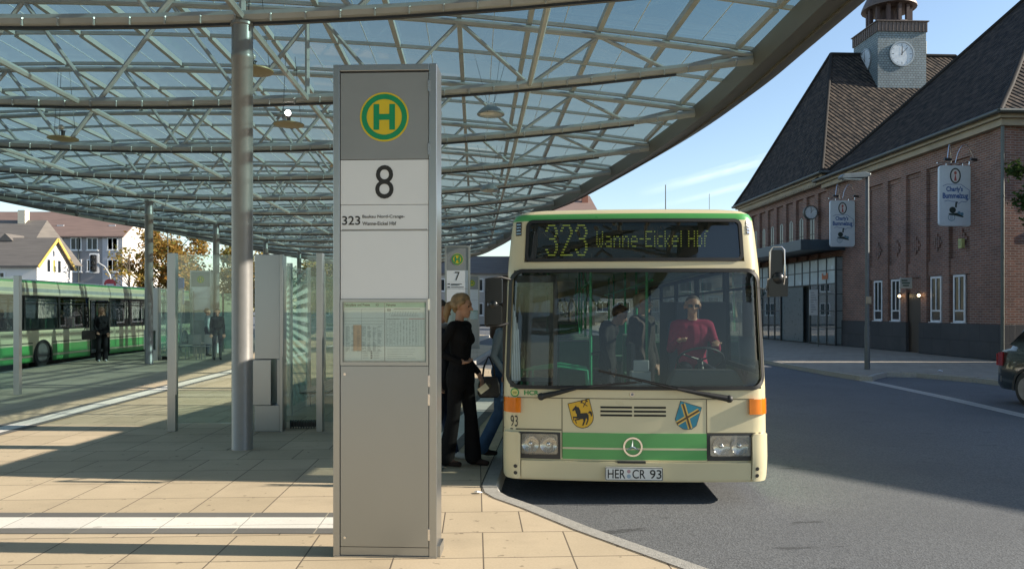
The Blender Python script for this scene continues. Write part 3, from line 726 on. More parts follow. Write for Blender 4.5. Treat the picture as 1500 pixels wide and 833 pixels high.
# information boards seen through the glass, on the far side of the platform
def board(x, y, w, z0, z1, c, label, name='information_board'):
    th = thing(name, label, 'information board', (x, y, 0), R(3))
    mb = MB(); mb.box(-w/2, w/2, -.03, .03, z0, z1); mb.build('panel', [mat('board_'+str(c), c, .5)], th, bevel=.01)
    mb = MB(); mb.tube((0,.05,0),(0,.05,z0+.1),.03); mb.build('post', [stain_side], th)
board(-13.5, 31.2, .35, 1.9, 3.0, (.03,.12,.42), 'narrow blue board left of the yellow one behind the glass screens')
board(-13.0, 31.6, .55, 2.1, 2.95, (.55,.42,.12), 'yellow notice board behind the glass screens')
# ================================================================== BUSES
cream = mat('bus_cream', (0.66,0.59,0.385), 0.3, 0, 0.03, 1.5, spec=0.5, coat=0.3, dirt=0.13)
bus_green = mat('bus_green', (0.085,0.36,0.10), 0.3, 0, 0.04, 1.5, coat=0.3)
bus_dark = mat('bus_underbody', (0.02,0.02,0.02), 0.7)
joint = mat('panel_joint', (0.10,0.09,0.06), 0.8)
amber = mat('amber_lens', (0.75,0.20,0.01), 0.15, coat=0.5)
wind = glass('windscreen', (0.72,0.78,0.76), 0.05)
sideg = glass('bus_window', (0.62,0.67,0.66), 0.07)
dispg = glass('display_glass', (0.45,0.5,0.46), 0.08)
seat_green = mat('seat_fabric', (0.10,0.22,0.13), 0.8); seat_shell = mat('seat_shell', (0.30,0.31,0.30), 0.5)
rail_green = mat('green_handrail', (0.03,0.38,0.16), 0.35)
inner_grey = mat('bus_lining', (0.34,0.34,0.32), 0.6)
LEN = 11.6; RC = 0.16; BOW = 0.06
WZ = [(.2,1.235),(.3,1.25),(1.0,1.25),(1.2,1.245),(2.19,1.215),(2.27,1.21),(2.6,1.18),(2.69,1.165),(2.735,1.14),(2.765,1.08),(2.785,.95),(2.80,.6)]
YZ = [(.2,.0),(.42,-.03),(.97,.0),(1.07,.0),(2.19,.10),(2.27,.115),(2.6,.155),(2.69,.17),(2.735,.185),(2.765,.21),(2.785,.27),(2.80,.45)]
def lerp(T, z):
    if z <= T[0][0]: return T[0][1]
    for (a, va), (b, vb) in zip(T, T[1:]):
        if z <= b: return va+(vb-va)*(z-a)/(b-a)
    return T[-1][1]
def F(x, z):
    W = lerp(WZ, z); y0 = lerp(YZ, z); ax = min(abs(x), W-1e-4)
    if ax <= W-RC: return y0+BOW*(ax/(W-RC))**2
    return y0+BOW+RC-math.sqrt(max(0, RC*RC-(ax-(W-RC))**2))
def SF(off):                                                       # a point on the front skin, 'off' in front of it
    return lambda u, v: (u, F(u, v)-off, v)
def patch(mb, x0, x1, z0, z1, off, nx=20, nz=6, m=0, r=0.0, base=0.0, x0t=None, x1t=None):
    """panel that follows the front skin, raised by off, its edges going back to base"""
    x0t = x0 if x0t is None else x0t; x1t = x1 if x1t is None else x1t
    g = []
    zs = [z0+(z1-z0)*j/nz for j in range(nz+1)]
    if r > 0:
        ex = [r*(1-math.cos(R(a))) for a in (0, 25, 50, 75)]
        zs = sorted(set([round(q, 5) for q in zs if z0+r < q < z1-r]+[round(z0+e, 5) for e in ex]+[round(z1-e, 5) for e in ex]+[round(z0+r, 5), round(z1-r, 5)]))
    for z in zs:
        k = (z-z0)/(z1-z0); a = x0+(x0t-x0)*k; b = x1+(x1t-x1)*k
        if r > 0:
            dz = max(0, r-(z-z0), r-(z1-z)); ins = r-math.sqrt(max(0, r*r-dz*dz)); a += ins; b -= ins
        g.append([(a+(b-a)*i/nx, z) for i in range(nx+1)])
    o = len(mb.v); H = len(g)
    mb.v += [(x, F(x, z)-off, z) for row in g for (x, z) in row]
    w = nx+1
    for j in range(H-1):
        for i in range(nx): mb.f.append((o+j*w+i, o+j*w+i+1, o+(j+1)*w+i+1, o+(j+1)*w+i)); mb.mi.append(m)
    loop = [j*0+i for i in range(w)]+[j*w+nx for j in range(1, H)]+[(H-1)*w+i for i in range(nx-1, -1, -1)]+[j*w for j in range(H-2, 0, -1)]
    flat = [p for row in g for p in row]; o2 = len(mb.v)
    mb.v += [(flat[i][0], F(*flat[i])-base, flat[i][1]) for i in loop]
    for i in range(len(loop)):
        j = (i+1) % len(loop); mb.f.append((o+loop[i], o+loop[j], o2+j, o2+i)); mb.mi.append(m)
def seal(mb, cx, cz, hw, hh, r, wdt, off, m=0, hwt=None, base=-0.01):
    A = rr(cx, cz, hw, hh, r, 8, hwt); B = rr(cx, cz, hw-wdt, hh-wdt, max(.01, r-wdt), 8, (hwt-wdt) if hwt else None)
    def sub(L):
        out = []
        for i in range(len(L)):
            a, b = L[i], L[(i+1) % len(L)]; n = max(1, int(math.hypot(a[0]-b[0], a[1]-b[1])/0.12)); out.append((a, b, n))
        return out
    SA, SB = sub(A), sub(B); PA, PB = [], []
    for (a, b, n), (c, d, _) in zip(SA, SB):
        for q in range(n):
            t = q/n; PA.append((a[0]+(b[0]-a[0])*t, a[1]+(b[1]-a[1])*t)); PB.append((c[0]+(d[0]-c[0])*t, c[1]+(d[1]-c[1])*t))
    o = len(mb.v); n = len(PA)
    for L, of in ((PA, base), (PA, off), (PB, off), (PB, base)): mb.v += [(x, F(x, z)-of, z) for x, z in L]
    for a in range(3):
        for i in range(n):
            j = (i+1) % n; mb.f.append((o+a*n+i, o+a*n+j, o+(a+1)*n+j, o+(a+1)*n+i)); mb.mi.append(m)

FD = (0.32, 1.55); MD = (5.25, 6.65); WF, WR = 2.72, 8.6
def make_bus(name, label, loc, rz, front_plate='HER CR 93', group='green and cream city buses', LEN=11.6, MD=(5.25, 6.65), WR=8.6):
    th = thing(name, label, 'bus', loc, rz, group)
    ZL = [.2,.26,.36,.42,.58,.68,.72,.78,.81,.97,1.07,1.2,1.4,1.6,1.9,2.1,2.19,2.27,2.4,2.55,2.672,2.69,2.714,2.735,2.765,2.785,2.80]
    ysd = [.28,FD[0],FD[1],1.75,WF-.56,WF+.56,4.2,MD[0]-.05,MD[0],MD[1],MD[1]+.05,WR-.56,WR+.56,LEN-.5]
    ring = []
    # plan parameters: front left corner -> along +y left side ... closed loop, counterclockwise from above
    fx = [('c', a) for a in (90, 70, 50, 30, 15)]
    def pts(z):
        W = lerp(WZ, z); y0 = lerp(YZ, z); inset = max(0, y0-.2); P = []
        def fr(x): return (x, F(x, z))
        xs = [-(W-RC)-RC*math.sin(R(a)) for a in (90,72,54,36,18)]+[-(W-RC)+2*(W-RC)*i/16 for i in range(17)]+[(W-RC)+RC*math.sin(R(a)) for a in (18,36,54,72,90)]
        P += [fr(x) for x in xs]
        yb = LEN-inset*0.6
        ymin = F(W, z)
        P += [(W, max(ymin+.001*(i+1), min(yb-.3, y))) for i, y in enumerate(ysd)]
        P += [(W, yb-.14), (W-.04, yb-.05), (W-.13, yb)]
        P += [((W-.13)*(1-2*i/4), yb) for i in range(1, 4)]
        P += [(-(W-.13), yb), (-(W-.04), yb-.05), (-W, yb-.14)]
        P += [(-W, max(ymin+.001*(i+1), min(yb-.3, y))) for i, y in reversed(list(enumerate(ysd)))]
        return P
    mb = MB(); n = None
    for z in ZL:
        P = pts(z); n = len(P); mb.v += [(x, y, z) for x, y in P]
    nf = 27; ns = len(ysd); kk = len(ZL)
    sideR0 = nf-1                                                     # index of the last front point (right, +x)
    def seg_y(i, P):                                                  # y range of side segment
        return min(P[i][1], P[(i+1) % n][1]), max(P[i][1], P[(i+1) % n][1])
    Pm = pts(1.0)
    for j in range(kk-1):
        zm = (ZL[j]+ZL[j+1])/2
        for i in range(n):
            q = (i+1) % n; xa, ya = Pm[i]; xb, yb = Pm[q]; xm, ym = (xa+xb)/2, (ya+yb)/2
            front = ym < .3 and not (abs(xa) > 1.249 and abs(xb) > 1.249)
            side = abs(xa) > 1.24 and abs(xb) > 1.24 and ym > .28 and ym < LEN-.2
            hole = False
            if front and i < nf-1:
                if 1.07 < zm < 2.19 and abs(xm) < 1.19: hole = True
                if 2.27 < zm < 2.672 and abs(xm) < 1.03: hole = True
            if side:
                wins = [(1.75, MD[0]-.05), (MD[1]+.05, LEN-.5)]
                if 1.2 < zm < 2.27 and any(a-.01 < ym < b+.01 for a, b in wins): hole = True
                if xm > 0 and 1.2 < zm < 2.27 and (FD[0] < ym < 1.75 or MD[0]-.1 < ym < MD[1]+.1): hole = True
                if xm < 0 and .2 < zm < 2.19 and (FD[0] < ym < FD[1] or MD[0] < ym < MD[1]): hole = True
                if zm < .97 and (abs(ym-WF) < .56 or abs(ym-WR) < .56): hole = True
            if 3*0: pass
            back = ym > LEN-.15
            if back and 1.2 < zm < 2.1 and abs(xm) < 1.1: hole = True
            if hole: continue
            mi = 0
            if 2.672 < zm < 2.735: mi = 1
            if (side or back) and (.42 < zm < .72 or .2 < zm < .36): mi = 1
            if (side or back) and .78 < zm < .81: mi = 2
            mb.f.append((j*n+i, j*n+q, (j+1)*n+q, (j+1)*n+i)); mb.mi.append(mi)
    mb.f.append(tuple((kk-1)*n+i for i in range(n))); mb.mi.append(0)
    mb.f.append(tuple(range(n))); mb.mi.append(2)
    mb.build('body', [cream, bus_green, bus_dark], th, smooth=38)
    # wheel arches
    for sx in (-1, 1):
        for yc, nm in ((WF, 0), (WR, 0)):
            mb = MB(); N_ = 18; X = sx*1.25; r = .52; zc = .33
            arc = [(yc+r*math.cos(PI*i/N_), zc+r*math.sin(PI*i/N_)) for i in range(N_+1)]
            top = [(yc+.56-1.12*i/N_, .97) for i in range(N_+1)]
            arc[0] = (yc+r, .2); arc[-1] = (yc-r, .2); top[0] = (yc+.56, .2); top[-1] = (yc-.56, .2)
            top[1] = (yc+.56, .97); top[-2] = (yc-.56, .97)
            for i in range(N_):
                a, b, c, d = arc[i], arc[i+1], top[i+1], top[i]
                zz = (a[1]+b[1]+c[1]+d[1])/4
                mb.add([(X, *a), (X, *b), (X, *c), (X, *d)], [(0,1,2,3)], 0)
                mb.add([(X, *a), (X, *b), (X-sx*.35, *b), (X-sx*.35, *a)], [(0,1,2,3)], 1)
                mb.add([(X+sx*.012, a[0], a[1]), (X+sx*.012, b[0], b[1]), (X+sx*.012, yc+(b[0]-yc)*1.08, zc+(b[1]-zc)*1.08), (X+sx*.012, yc+(a[0]-yc)*1.08, zc+(a[1]-zc)*1.08)], [(0,1,2,3)], 1)
            mb.build('wheel_arch', [cream, bus_dark], th)
            w = thing('wheel', None, None, (sx*1.09, yc, .47)); w.parent = th; w.rotation_euler = (0, 0, 0 if sx > 0 else PI)
            w.empty_display_size = .1
            bpy.data.objects.remove(w)
            mb = MB(); M = Matrix.Translation((sx*1.10, yc, .475))
            mb.lathe([(.28,-.13),(.43,-.13),(.47,-.10),(.475,0),(.47,.10),(.43,.13),(.30,.13)], (sx*1.10,yc,.475), 32, axis='x')
            wo = mb.build('wheel', [rubber], th, smooth=35)
            mb = MB()
            mb.lathe([(0,sx*.06),(.09,sx*.06),(.10,sx*.02),(.2,sx*.0),(.24,sx*.06),(.295,sx*.125),(.30,sx*.135)], (sx*1.10,yc,.475), 28, axis='x')
            for q in range(10):
                a = 2*PI*q/10; mb.ball((sx*1.125, yc+.165*math.cos(a), .475+.165*math.sin(a)), .018, 4)
            mb.build('rim', [mat('wheel_rim', (.12,.12,.115), .5, .3)], wo, smooth=40)
    # floor, ceiling, lining
    mb = MB(); mb.box(-1.2,1.2,.5,LEN-.3,.30,.36); mb.box(.0,1.2,.25,1.6,.36,.62); mb.build('floor', [mat('bus_floor', (.09,.09,.09), .6)], th)
    mb = MB(); mb.box(-1.1,1.1,.45,LEN-.3,2.50,2.53); mb.box(-1.2,-1.0,1.6,LEN-.3,2.30,2.50); mb.box(1.0,1.2,1.6,LEN-.3,2.30,2.50); mb.build('ceiling', [inner_grey], th)
    # side windows
    def cutw(a, b):
        k = max(1, round((b-a)/1.75)); return [(a+(b-a)*i/k, a+(b-a)*(i+1)/k) for i in range(k)]
    for sx in (-1, 1):
        wins = cutw(1.75, MD[0]-.05)+cutw(MD[1]+.05, LEN-.48) if sx < 0 else [(.32,1.72)]+cutw(1.75, LEN-.48)
        for (a, b) in wins:
            X = sx*1.232; mb = MB()
            fn = lambda u, v, w, X=X, sx=sx: (X+sx*(w-.022*(v-1.2)/1.0-.0), u, v)
            e = .045
            for (y0, y1, z0, z1) in ((a,b,1.19,1.19+e),(a,b,2.28-e,2.28),(a,a+e,1.19+e,2.28-e),(b-e,b,1.19+e,2.28-e)):
                mb.prism([(y0,z0),(y1,z0),(y1,z1),(y0,z1)], -.03, .02, 0, fn)
            wo = mb.build('window_frame', [rubber], th)
            mb = MB(); mb.prism([(a+e,1.19+e),(b-e,1.19+e),(b-e,2.28-e),(a+e,2.28-e)], -.004, .004, 0, fn); mb.build('window_pane', [sideg], wo)
            if b-a > 1:
                mb = MB(); mb.prism([(a+e,2.02),(b-e,2.02),(b-e,2.045),(a+e,2.045)], -.006, .012, 0, fn); mb.build('vent_bar', [rubber], wo)
    mb = MB(); mb.box(-1.12,1.12,LEN-.05,LEN-.03,1.2,2.1); mb.build('rear_window', [sideg], th)
    # open doors: two leaves folded against the sides of each opening
    for (a, b) in (FD, MD):
        for (y, ang) in ((a+.03, 1), (b-.03, -1)):
            mb = MB(); y0 = y; X0 = -1.27; X1 = -.73
            for (xa, xb, z0, z1) in ((X0,X0+.04,.28,2.15),(X1-.04,X1,.28,2.15),(X0,X1,.28,.36),(X0,X1,2.08,2.15),(X0,X1,1.1,1.14)):
                mb.box(xa,xb,y0-.018,y0+.018,z0,z1)
            d = mb.build('door', [dark_plastic], th)
            mb = MB(); mb.box(X0+.04,X1-.04,y0-.004,y0+.004,.36,2.08); mb.build('door_pane', [sideg], d)
    # ---- front
    mb = MB(); patch(mb, -1.205, 1.205, 1.085, 2.175, -.003, 28, 14, 0, r=.10, base=-.008, x0t=-1.18, x1t=1.18); mb.build('windscreen', [wind], th, smooth=60)
    mb = MB(); seal(mb, 0, 1.63, 1.228, .572, .14, .036, .014, hwt=1.20); mb.build('windscreen_seal', [rubber], th, smooth=50)
    dsp = MB(); seal(dsp, 0, 2.477, 1.045, .205, .07, .032, .012, hwt=1.03); do = dsp.build('destination_display', [rubber], th, smooth=50)
    mb = MB(); patch(mb, -1.02, 1.02, 2.29, 2.665, -.002, 20, 4, 0, r=.05, base=-.006); mb.build('display_pane', [dispg], do)
    mb = MB(); mb.box(-1.03,1.03,.24,.26,2.25,2.68); mb.build('display_backing', [mat('display_black', (.012,.014,.013), .5)], do)
    # flip-dot style letters
    FONT = {'3':["11110","00001","00001","01110","00001","00001","11110"],'2':["01110","10001","00001","00110","01000","10000","11111"],
     'W':["10001","10001","10001","10101","10101","10101","01010"],'a':["00000","00000","01110","00001","01111","10001","01111"],'n':["00000","00000","10110","11001","10001","10001","10001"],
     'e':["00000","00000","01110","10001","11111","10000","01110"],'-':["000","000","000","111","000","000","000"],'E':["11111","10000","10000","11110","10000","10000","11111"],
     'i':["1","0","1","1","1","1","1"],'c':["0000","0000","0111","1000","1000","1000","0111"],'k':["1000","1000","1001","1010","1100","1010","1001"],'l':["1","1","1","1","1","1","1"],
     'H':["10001","10001","10001","11111","10001","10001","10001"],'b':["1000","1000","1110","1001","1001","1001","1110"],'f':["011","100","110","100","100","100","100"],' ':["00"]*7}
    mb = MB(); P = .0185
    def dot(x, z, r=.0062): mb.add([(x+r*math.cos(PI*q/3), .236, z+r*math.sin(PI*q/3)) for q in range(6)], [tuple(range(6))])
    BIG = {'3':["0011111100","0110000110","1100000011","0000000011","0000000110","0001111100","0000000110","0000000011","0000000011","1100000011","0110000110","0011111100"],
           '2':["0011111100","0110000110","1100000011","0000000011","0000000110","0000001100","0000011000","0000110000","0001100000","0011000000","0110000000","1111111111"]}
    x = -.84
    for ch in '323':
        for rr_, row in enumerate(BIG[ch]):
            for cc, b in enumerate(row):
                if b == '1': dot(x+cc*.0122, 2.63-rr_*.0262, .0066)
        x += .0122*11.8
    x = -.345; P = 1.09/(.72*sum(len(FONT[c][0])+1.25 for c in 'Wanne-Eickel Hbf'))
    for ch in 'Wanne-Eickel Hbf':
        g = FONT[ch]
        for rr_, row in enumerate(g):
            for cc, b in enumerate(row):
                if b == '1': dot(x+cc*P*.72*1.0, 2.565-rr_*.0235, .0060)
        x += (len(g[0])+1.25)*P*.72
    mb.build('display_dots', [mat('display_dot', (.62,.66,.10), .5, emis=(.6,.66,.08), estr=.24)], do)
    # corner grilles
    for sx in (-1, 1):
        mb = MB(); patch(mb, sx*1.105-.028, sx*1.105+.028, 2.53, 2.665, .004, 2, 2); mb.build('corner_grille', [dark_plastic], th)
        mb = MB()
        for i in range(4): patch(mb, sx*1.105-.022, sx*1.105+.022, 2.545+.03*i, 2.555+.03*i, .009, 2, 1)
        mb.build('grille_slat', [chrome], th)
    # lower front: panel joints
    mb = MB()
    for z in (.972,): patch(mb, -1.2, 1.2, z, z+.007, .002, 24, 1)
    for x0, z0, z1 in ((-.688,.42,.972),(.66,.42,.972)): patch(mb, x0, x0+.007, z0, z1, .0025, 1, 4)
    patch(mb, -1.24, -.69, .672, .684, .002, 8, 1); patch(mb, .665, 1.24, .652, .664, .002, 8, 1)
    mb.build('panel_gaps', [joint], th)
    mb = MB(); patch(mb, -.68, .66, .405, .655, .006, 16, 3)
    go = mb.build('green_band', [bus_green], th, smooth=40)
    mb = MB(); patch(mb, -.68, .66, .503, .520, .009, 16, 1); patch(mb, -.68,.66,.398,.41,.009,16,1); mb.build('band_stripe', [cream], go)
    # star emblem: ring with three rays
    mb = MB(); zc = .532; xc = -.025
    for (r0, r1) in ((.074, .090),):
        vs, fs = ring2d(xc, zc, r0, r1, 48)
        mb.add([SF(.018)(u, v) for u, v in vs], fs)
        for rr_ in (r0, r1):
            o = len(mb.v); mb.v += [SF(.018)(xc+rr_*math.cos(2*PI*i/48), zc+rr_*math.sin(2*PI*i/48)) for i in range(48)]+[SF(.004)(xc+rr_*math.cos(2*PI*i/48), zc+rr_*math.sin(2*PI*i/48)) for i in range(48)]
            for i in range(48): j = (i+1) % 48; mb.f.append((o+i, o+j, o+48+j, o+48+i)); mb.mi.append(0)
    for a in (90, 210, 330):
        t = R(a); tip = (xc+.076*math.cos(t), zc+.076*math.sin(t)); l = (xc+.014*math.cos(t+1.05), zc+.014*math.sin(t+1.05)); r_ = (xc+.014*math.cos(t-1.05), zc+.014*math.sin(t-1.05))
        mb.add([SF(.026)(xc, zc), SF(.012)(*l), SF(.014)(*tip), SF(.012)(*r_)], [(0,1,2),(0,2,3)])
    mb.build('star_emblem', [chrome], th)
    mb = MB(); mb.add([SF(.006)(u, v) for u, v in disc2d(-.028, 1.018, .022, 24)], [tuple(range(24))]); vs, fs = ring2d(-.028,1.018,.015,.02,24); mb.add([SF(.009)(u, v) for u, v in vs], fs, 1); mb.build('round_badge', [mat('badge_grey', (.25,.26,.28), .3), chrome], th)
    # vents
    mb = MB()
    for i in range(3):
        for (a, b) in ((-.325,-.03),(-.012,.285)): patch(mb, a, b, .80+.037*i+.012, .80+.037*i+.030, .003, 3, 1)
    mb.build('vent_slots', [mat('slot_black', (.012,.012,.01), .8)], th)
    # coats of arms
    ink = SF(.0075)
    def sh(mb, pts, m, off): mb.add([SF(off)(*p) for p in pts], [tuple(range(len(pts)))], m)
    def rotp(pts, cx, cz, a): return [(cx+(x)*math.cos(a)-(z)*math.sin(a), cz+(x)*math.sin(a)+(z)*math.cos(a)) for x, z in pts]
    shield = [(-.105,.125),(.105,.125),(.105,-.03)]+[(.105*math.cos(R(a)), -.03-.105*math.sin(R(a))) for a in range(15, 180, 15)]+[(-.105,-.03)]
    cx, cz, an = -.50, .83, R(14)
    mb = MB(); sh(mb, rotp(shield, cx, cz, an), 1, .003); sh(mb, rotp([(x*.95, z*.95) for x, z in shield], cx, cz, an), 0, .005)
    horse = [  # rearing horse, convex-ish pieces
     [(-.045,.02),(.05,.005),(.06,-.02),(.045,-.045),(-.03,-.04),(-.05,-.015)],                     # body
     [(-.05,.02),(-.052,.06),(-.035,.085),(-.012,.075),(-.005,.04),(-.01,.005)],                    # neck
     [(-.05,.085),(-.078,.062),(-.074,.05),(-.045,.06),(-.03,.08),(-.032,.098)],                    # head
     [(-.04,-.01),(-.085,.0),(-.088,-.01),(-.045,-.03)],[(-.085,.0),(-.092,-.035),(-.084,-.036),(-.078,-.004)],   # foreleg
     [(-.035,-.03),(-.078,-.03),(-.078,-.04),(-.03,-.045)],[(-.078,-.03),(-.072,-.07),(-.064,-.07),(-.07,-.036)],
     [(.03,-.03),(.06,-.02),(.05,-.065),(.04,-.065)],[(.04,-.06),(.052,-.06),(.022,-.105),(.012,-.1)],              # hind leg
     [(.0,-.035),(.03,-.04),(.012,-.075),(.002,-.07)],[(.0,-.066),(.012,-.072),(-.012,-.108),(-.022,-.102)],
     [(.055,.0),(.082,.018),(.098,.0),(.09,-.035),(.08,-.038),(.078,-.008)]]                       # tail
    for h in horse: sh(mb, rotp([(x*1.0, z*.98-.005) for x, z in h], cx, cz, an), 1, .0075)
    for (a, b) in (((.03,.06),(.07,.105)), ((.07,.06),(.03,.105))):
        d = Vector((b[0]-a[0], b[1]-a[1])).normalized(); nn = Vector((-d.y, d.x))*.0035
        sh(mb, rotp([(a[0]-nn.x,a[1]-nn.y),(b[0]-nn.x,b[1]-nn.y),(b[0]+nn.x,b[1]+nn.y),(a[0]+nn.x,a[1]+nn.y)], cx, cz, an), 1, .0075)
        e = Vector(b); q = nn*3.5; sh(mb, rotp([(e.x-q.x,e.y-q.y),(e.x-q.x+d.x*.012,e.y-q.y+d.y*.012),(e.x+q.x+d.x*.012,e.y+q.y+d.y*.012),(e.x+q.x,e.y+q.y)], cx, cz, an), 1, .0078)
    mb.build('yellow_coat_of_arms', [mat('arms_yellow', (.72,.42,.02), .35), black_ink], th)
    cx, cz, an = .485, .815, R(-17)
    sh2 = [(-.105,.12),(.105,.12),(.105,-.06),(.07,-.105),(.01,-.125),(-.01,-.125),(-.07,-.105),(-.105,-.06)]
    mb = MB(); sh(mb, rotp(sh2, cx, cz, an), 1, .003); sh(mb, rotp([(x*.96, z*.96) for x, z in sh2], cx, cz, an), 0, .005)
    for k, (a, b) in enumerate((((-.075,.1),(.055,-.1)), ((.085,.085),(-.075,-.09)))):
        d = Vector((b[0]-a[0], b[1]-a[1])).normalized(); nn = Vector((-d.y, d.x))
        for (w, m, of) in ((.021,2,.0072+.0006*k),(.009,1,.0078+.0006*k)):
            q = nn*w; sh(mb, rotp([(a[0]-q.x,a[1]-q.y),(b[0]-q.x,b[1]-q.y),(b[0]+q.x,b[1]+q.y),(a[0]+q.x,a[1]+q.y)], cx, cz, an), m, of)
    mb.build('blue_coat_of_arms', [mat('arms_blue', (.02,.22,.32), .35), mat('arms_brown', (.09,.05,.02), .5), mat('arms_gold', (.66,.45,.10), .4)], th)
    # fleet number and operator mark
    mb = MB(); put_text(mb, '93', -1.175, -1.105, .70, .805, SF(.004), 0)
    mb.build('fleet_number', [black_ink], th)
    mb = MB(); put_text(mb, 'HCR', -1.045, -.905, 1.0, 1.045, SF(.004), 0, .03); vs, fs = ring2d(-1.135, 1.022, .032, .042, 28); mb.add([SF(.004)(u, v) for u, v in vs], fs, 0)
    mb.add([SF(.003)(u, v) for u, v in disc2d(-1.135, 1.022, .032, 28)], [tuple(range(28))], 1); patch(mb, -1.155, -1.115, 1.012, 1.032, .004, 1, 1, 2)
    mb.build('operator_mark', [mat('mark_green', (.03,.28,.08), .4), mat('mark_yellow', (.62,.60,.22), .4), mat('mark_olive', (.35,.35,.10), .4)], th)
    # indicators
    for sx in (-1, 1):
        mb = MB(); patch(mb, *( (-1.245,-1.075) if sx < 0 else (1.06,1.245)), .835, .975, .035 if sx > 0 else .02, 8, 3); ind = mb.build('indicator', [amber], th, smooth=40)
    # headlights
    for sx in (-1, 1):
        a, b = (-1.085,-.71) if sx < 0 else (.675,1.08)
        mb = MB(); patch(mb, a-.01, b+.01, .405, .655, .006, 8, 3, 0); hl = mb.build('headlight', [dark_plastic], th)
        mb = MB(); 
        for (cxh, rw, kk2) in (((a+b)/2-.085, .078, 1), ((a+b)/2+.085, .078, 1)):
            prof = [(0.0,.0),(.03,.001),(.05,-.004),(.07,-.012),(.078,-.02)]
            o = len(mb.v)
            for (r_, h) in prof:
                for i in range(24):
                    t = 2*PI*i/24; x = cxh+r_*math.cos(t)*1.05; z = .545+r_*math.sin(t)*1.05; mb.v.append((x, F(x, z)-.012+h, z))
            for g in range(len(prof)-1):
                for i in range(24): j = (i+1) % 24; mb.f.append((o+g*24+i, o+g*24+j, o+(g+1)*24+j, o+(g+1)*24+i)); mb.mi.append(0)
            vs, fs = ring2d(cxh, .545, .068, .075, 28); mb.add([SF(.022)(u, v) for u, v in vs], fs, 0)
            mb.ball((cxh, F(cxh,.545)-.02, .545), .022, 6, 0)
        patch(mb, a+.02, b-.02, .455, .635, .008, 8, 3, 1)
        mb.build('reflector', [mat('lamp_silver', (.62,.62,.60), .18, .9), mat('reflector_grey', (.30,.30,.28), .3, .6)], hl, smooth=40)
        mb = MB(); patch(mb, a+.012, b-.012, .45, .642, .034, 12, 4, 0, r=.03, base=.02); mb.build('lens', [glass('headlamp_glass', (.88,.88,.85), .12, haze=.22, hazecol=(.6,.6,.55), wavy=True)], hl, smooth=40)
    # bumper
    mb = MB(); patch(mb, -1.07, 1.07, .225, .392, .040, 24, 3, r=.012); bp = mb.build('bumper', [cream], th, smooth=50)
    mb = MB(); patch(mb, -.17, .09, .385, .402, .052, 4, 1); mb.build('bumper_step', [dark_plastic], bp)
    for sx in (-1, 1):
        mb = MB(); patch(mb, *((-1.249,-1.078) if sx < 0 else (1.078,1.249)), .215, .655, .05, 10, 6, r=.03); bc = mb.build('bumper_corner', [cream], th, smooth=40)
        mb = MB()
        for z in (.27, .335):
            x = sx*1.125; pts_ = disc2d(x, z, .018, 18); mb.add([(u, F(u, v)-.0535, v) for u, v in pts_], [tuple(range(18))])
        mb.build('bumper_bolts', [dark_plastic], bc)
    # number plate
    mb = MB(); mb.prism(rr(-.02, .292, .265, .062, .01, 3), .062, .074, 0, lambda u, v, w: (u, -w-.02, v)); pl = mb.build('number_plate', [mat('plate_white', (.75,.75,.72), .3)], th)
    mb = MB(); fnp = lambda u, v: (u, -.0955, v)
    if front_plate:
        put_text(mb, 'HER', -.262, -.10, .25, .333, fnp, 0, .01); put_text(mb, 'CR', -.035, .085, .25, .333, fnp, 0, .01); put_text(mb, '93', .125, .232, .25, .333, fnp, 0, .01)
    vs, fs = [], []
    L1 = rr(-.02,.292,.263,.060,.01,3); L2 = rr(-.02,.292,.257,.054,.008,3); o = len(mb.v); k_ = len(L1)
    mb.add([fnp(*p) for p in L1]+[fnp(*p) for p in L2], [(i, (i+1) % k_, k_+(i+1) % k_, k_+i) for i in range(k_)], 0)
    mb.add([fnp(u, v) for u, v in disc2d(-.068, .315, .017, 16)], [tuple(range(16))], 1); mb.add([fnp(u, v) for u, v in disc2d(-.068, .270, .019, 16)], [tuple(range(16))], 2)
    mb.build('plate_lettering', [black_ink, mat('seal_pink', (.5,.3,.32), .4), mat('seal_blue', (.35,.45,.55), .4)], pl)
    # wipers
    for (p0, p1, p2) in (((-.88,.995),(-.55,1.075),(-.28,1.10)), ((.86,.985),(.38,1.075),(.0,1.16))):
        mb = MB(); A = [Vector((x, F(x,z)-.075, z)) for x, z in (p0, p1)]
        mb.ball(tuple(A[0]), .036, 6); mb.path([A[0], A[0].lerp(A[1], .5), A[1]], [.03,.022,.012], 8)
        E = Vector((p2[0], F(*p2)-.04, p2[1])); mb.path([A[1], E], .008, 6)
        w_ = Vector((E.x, F(E.x, E.z)-.022, E.z)); d = (E-A[1]).normalized()
        mb.bar(A[1]+Vector((0,.025,.01))-d*.15, w_+d*.35, .010, .022)
        mb.build('wiper', [rubber], th, smooth=50)
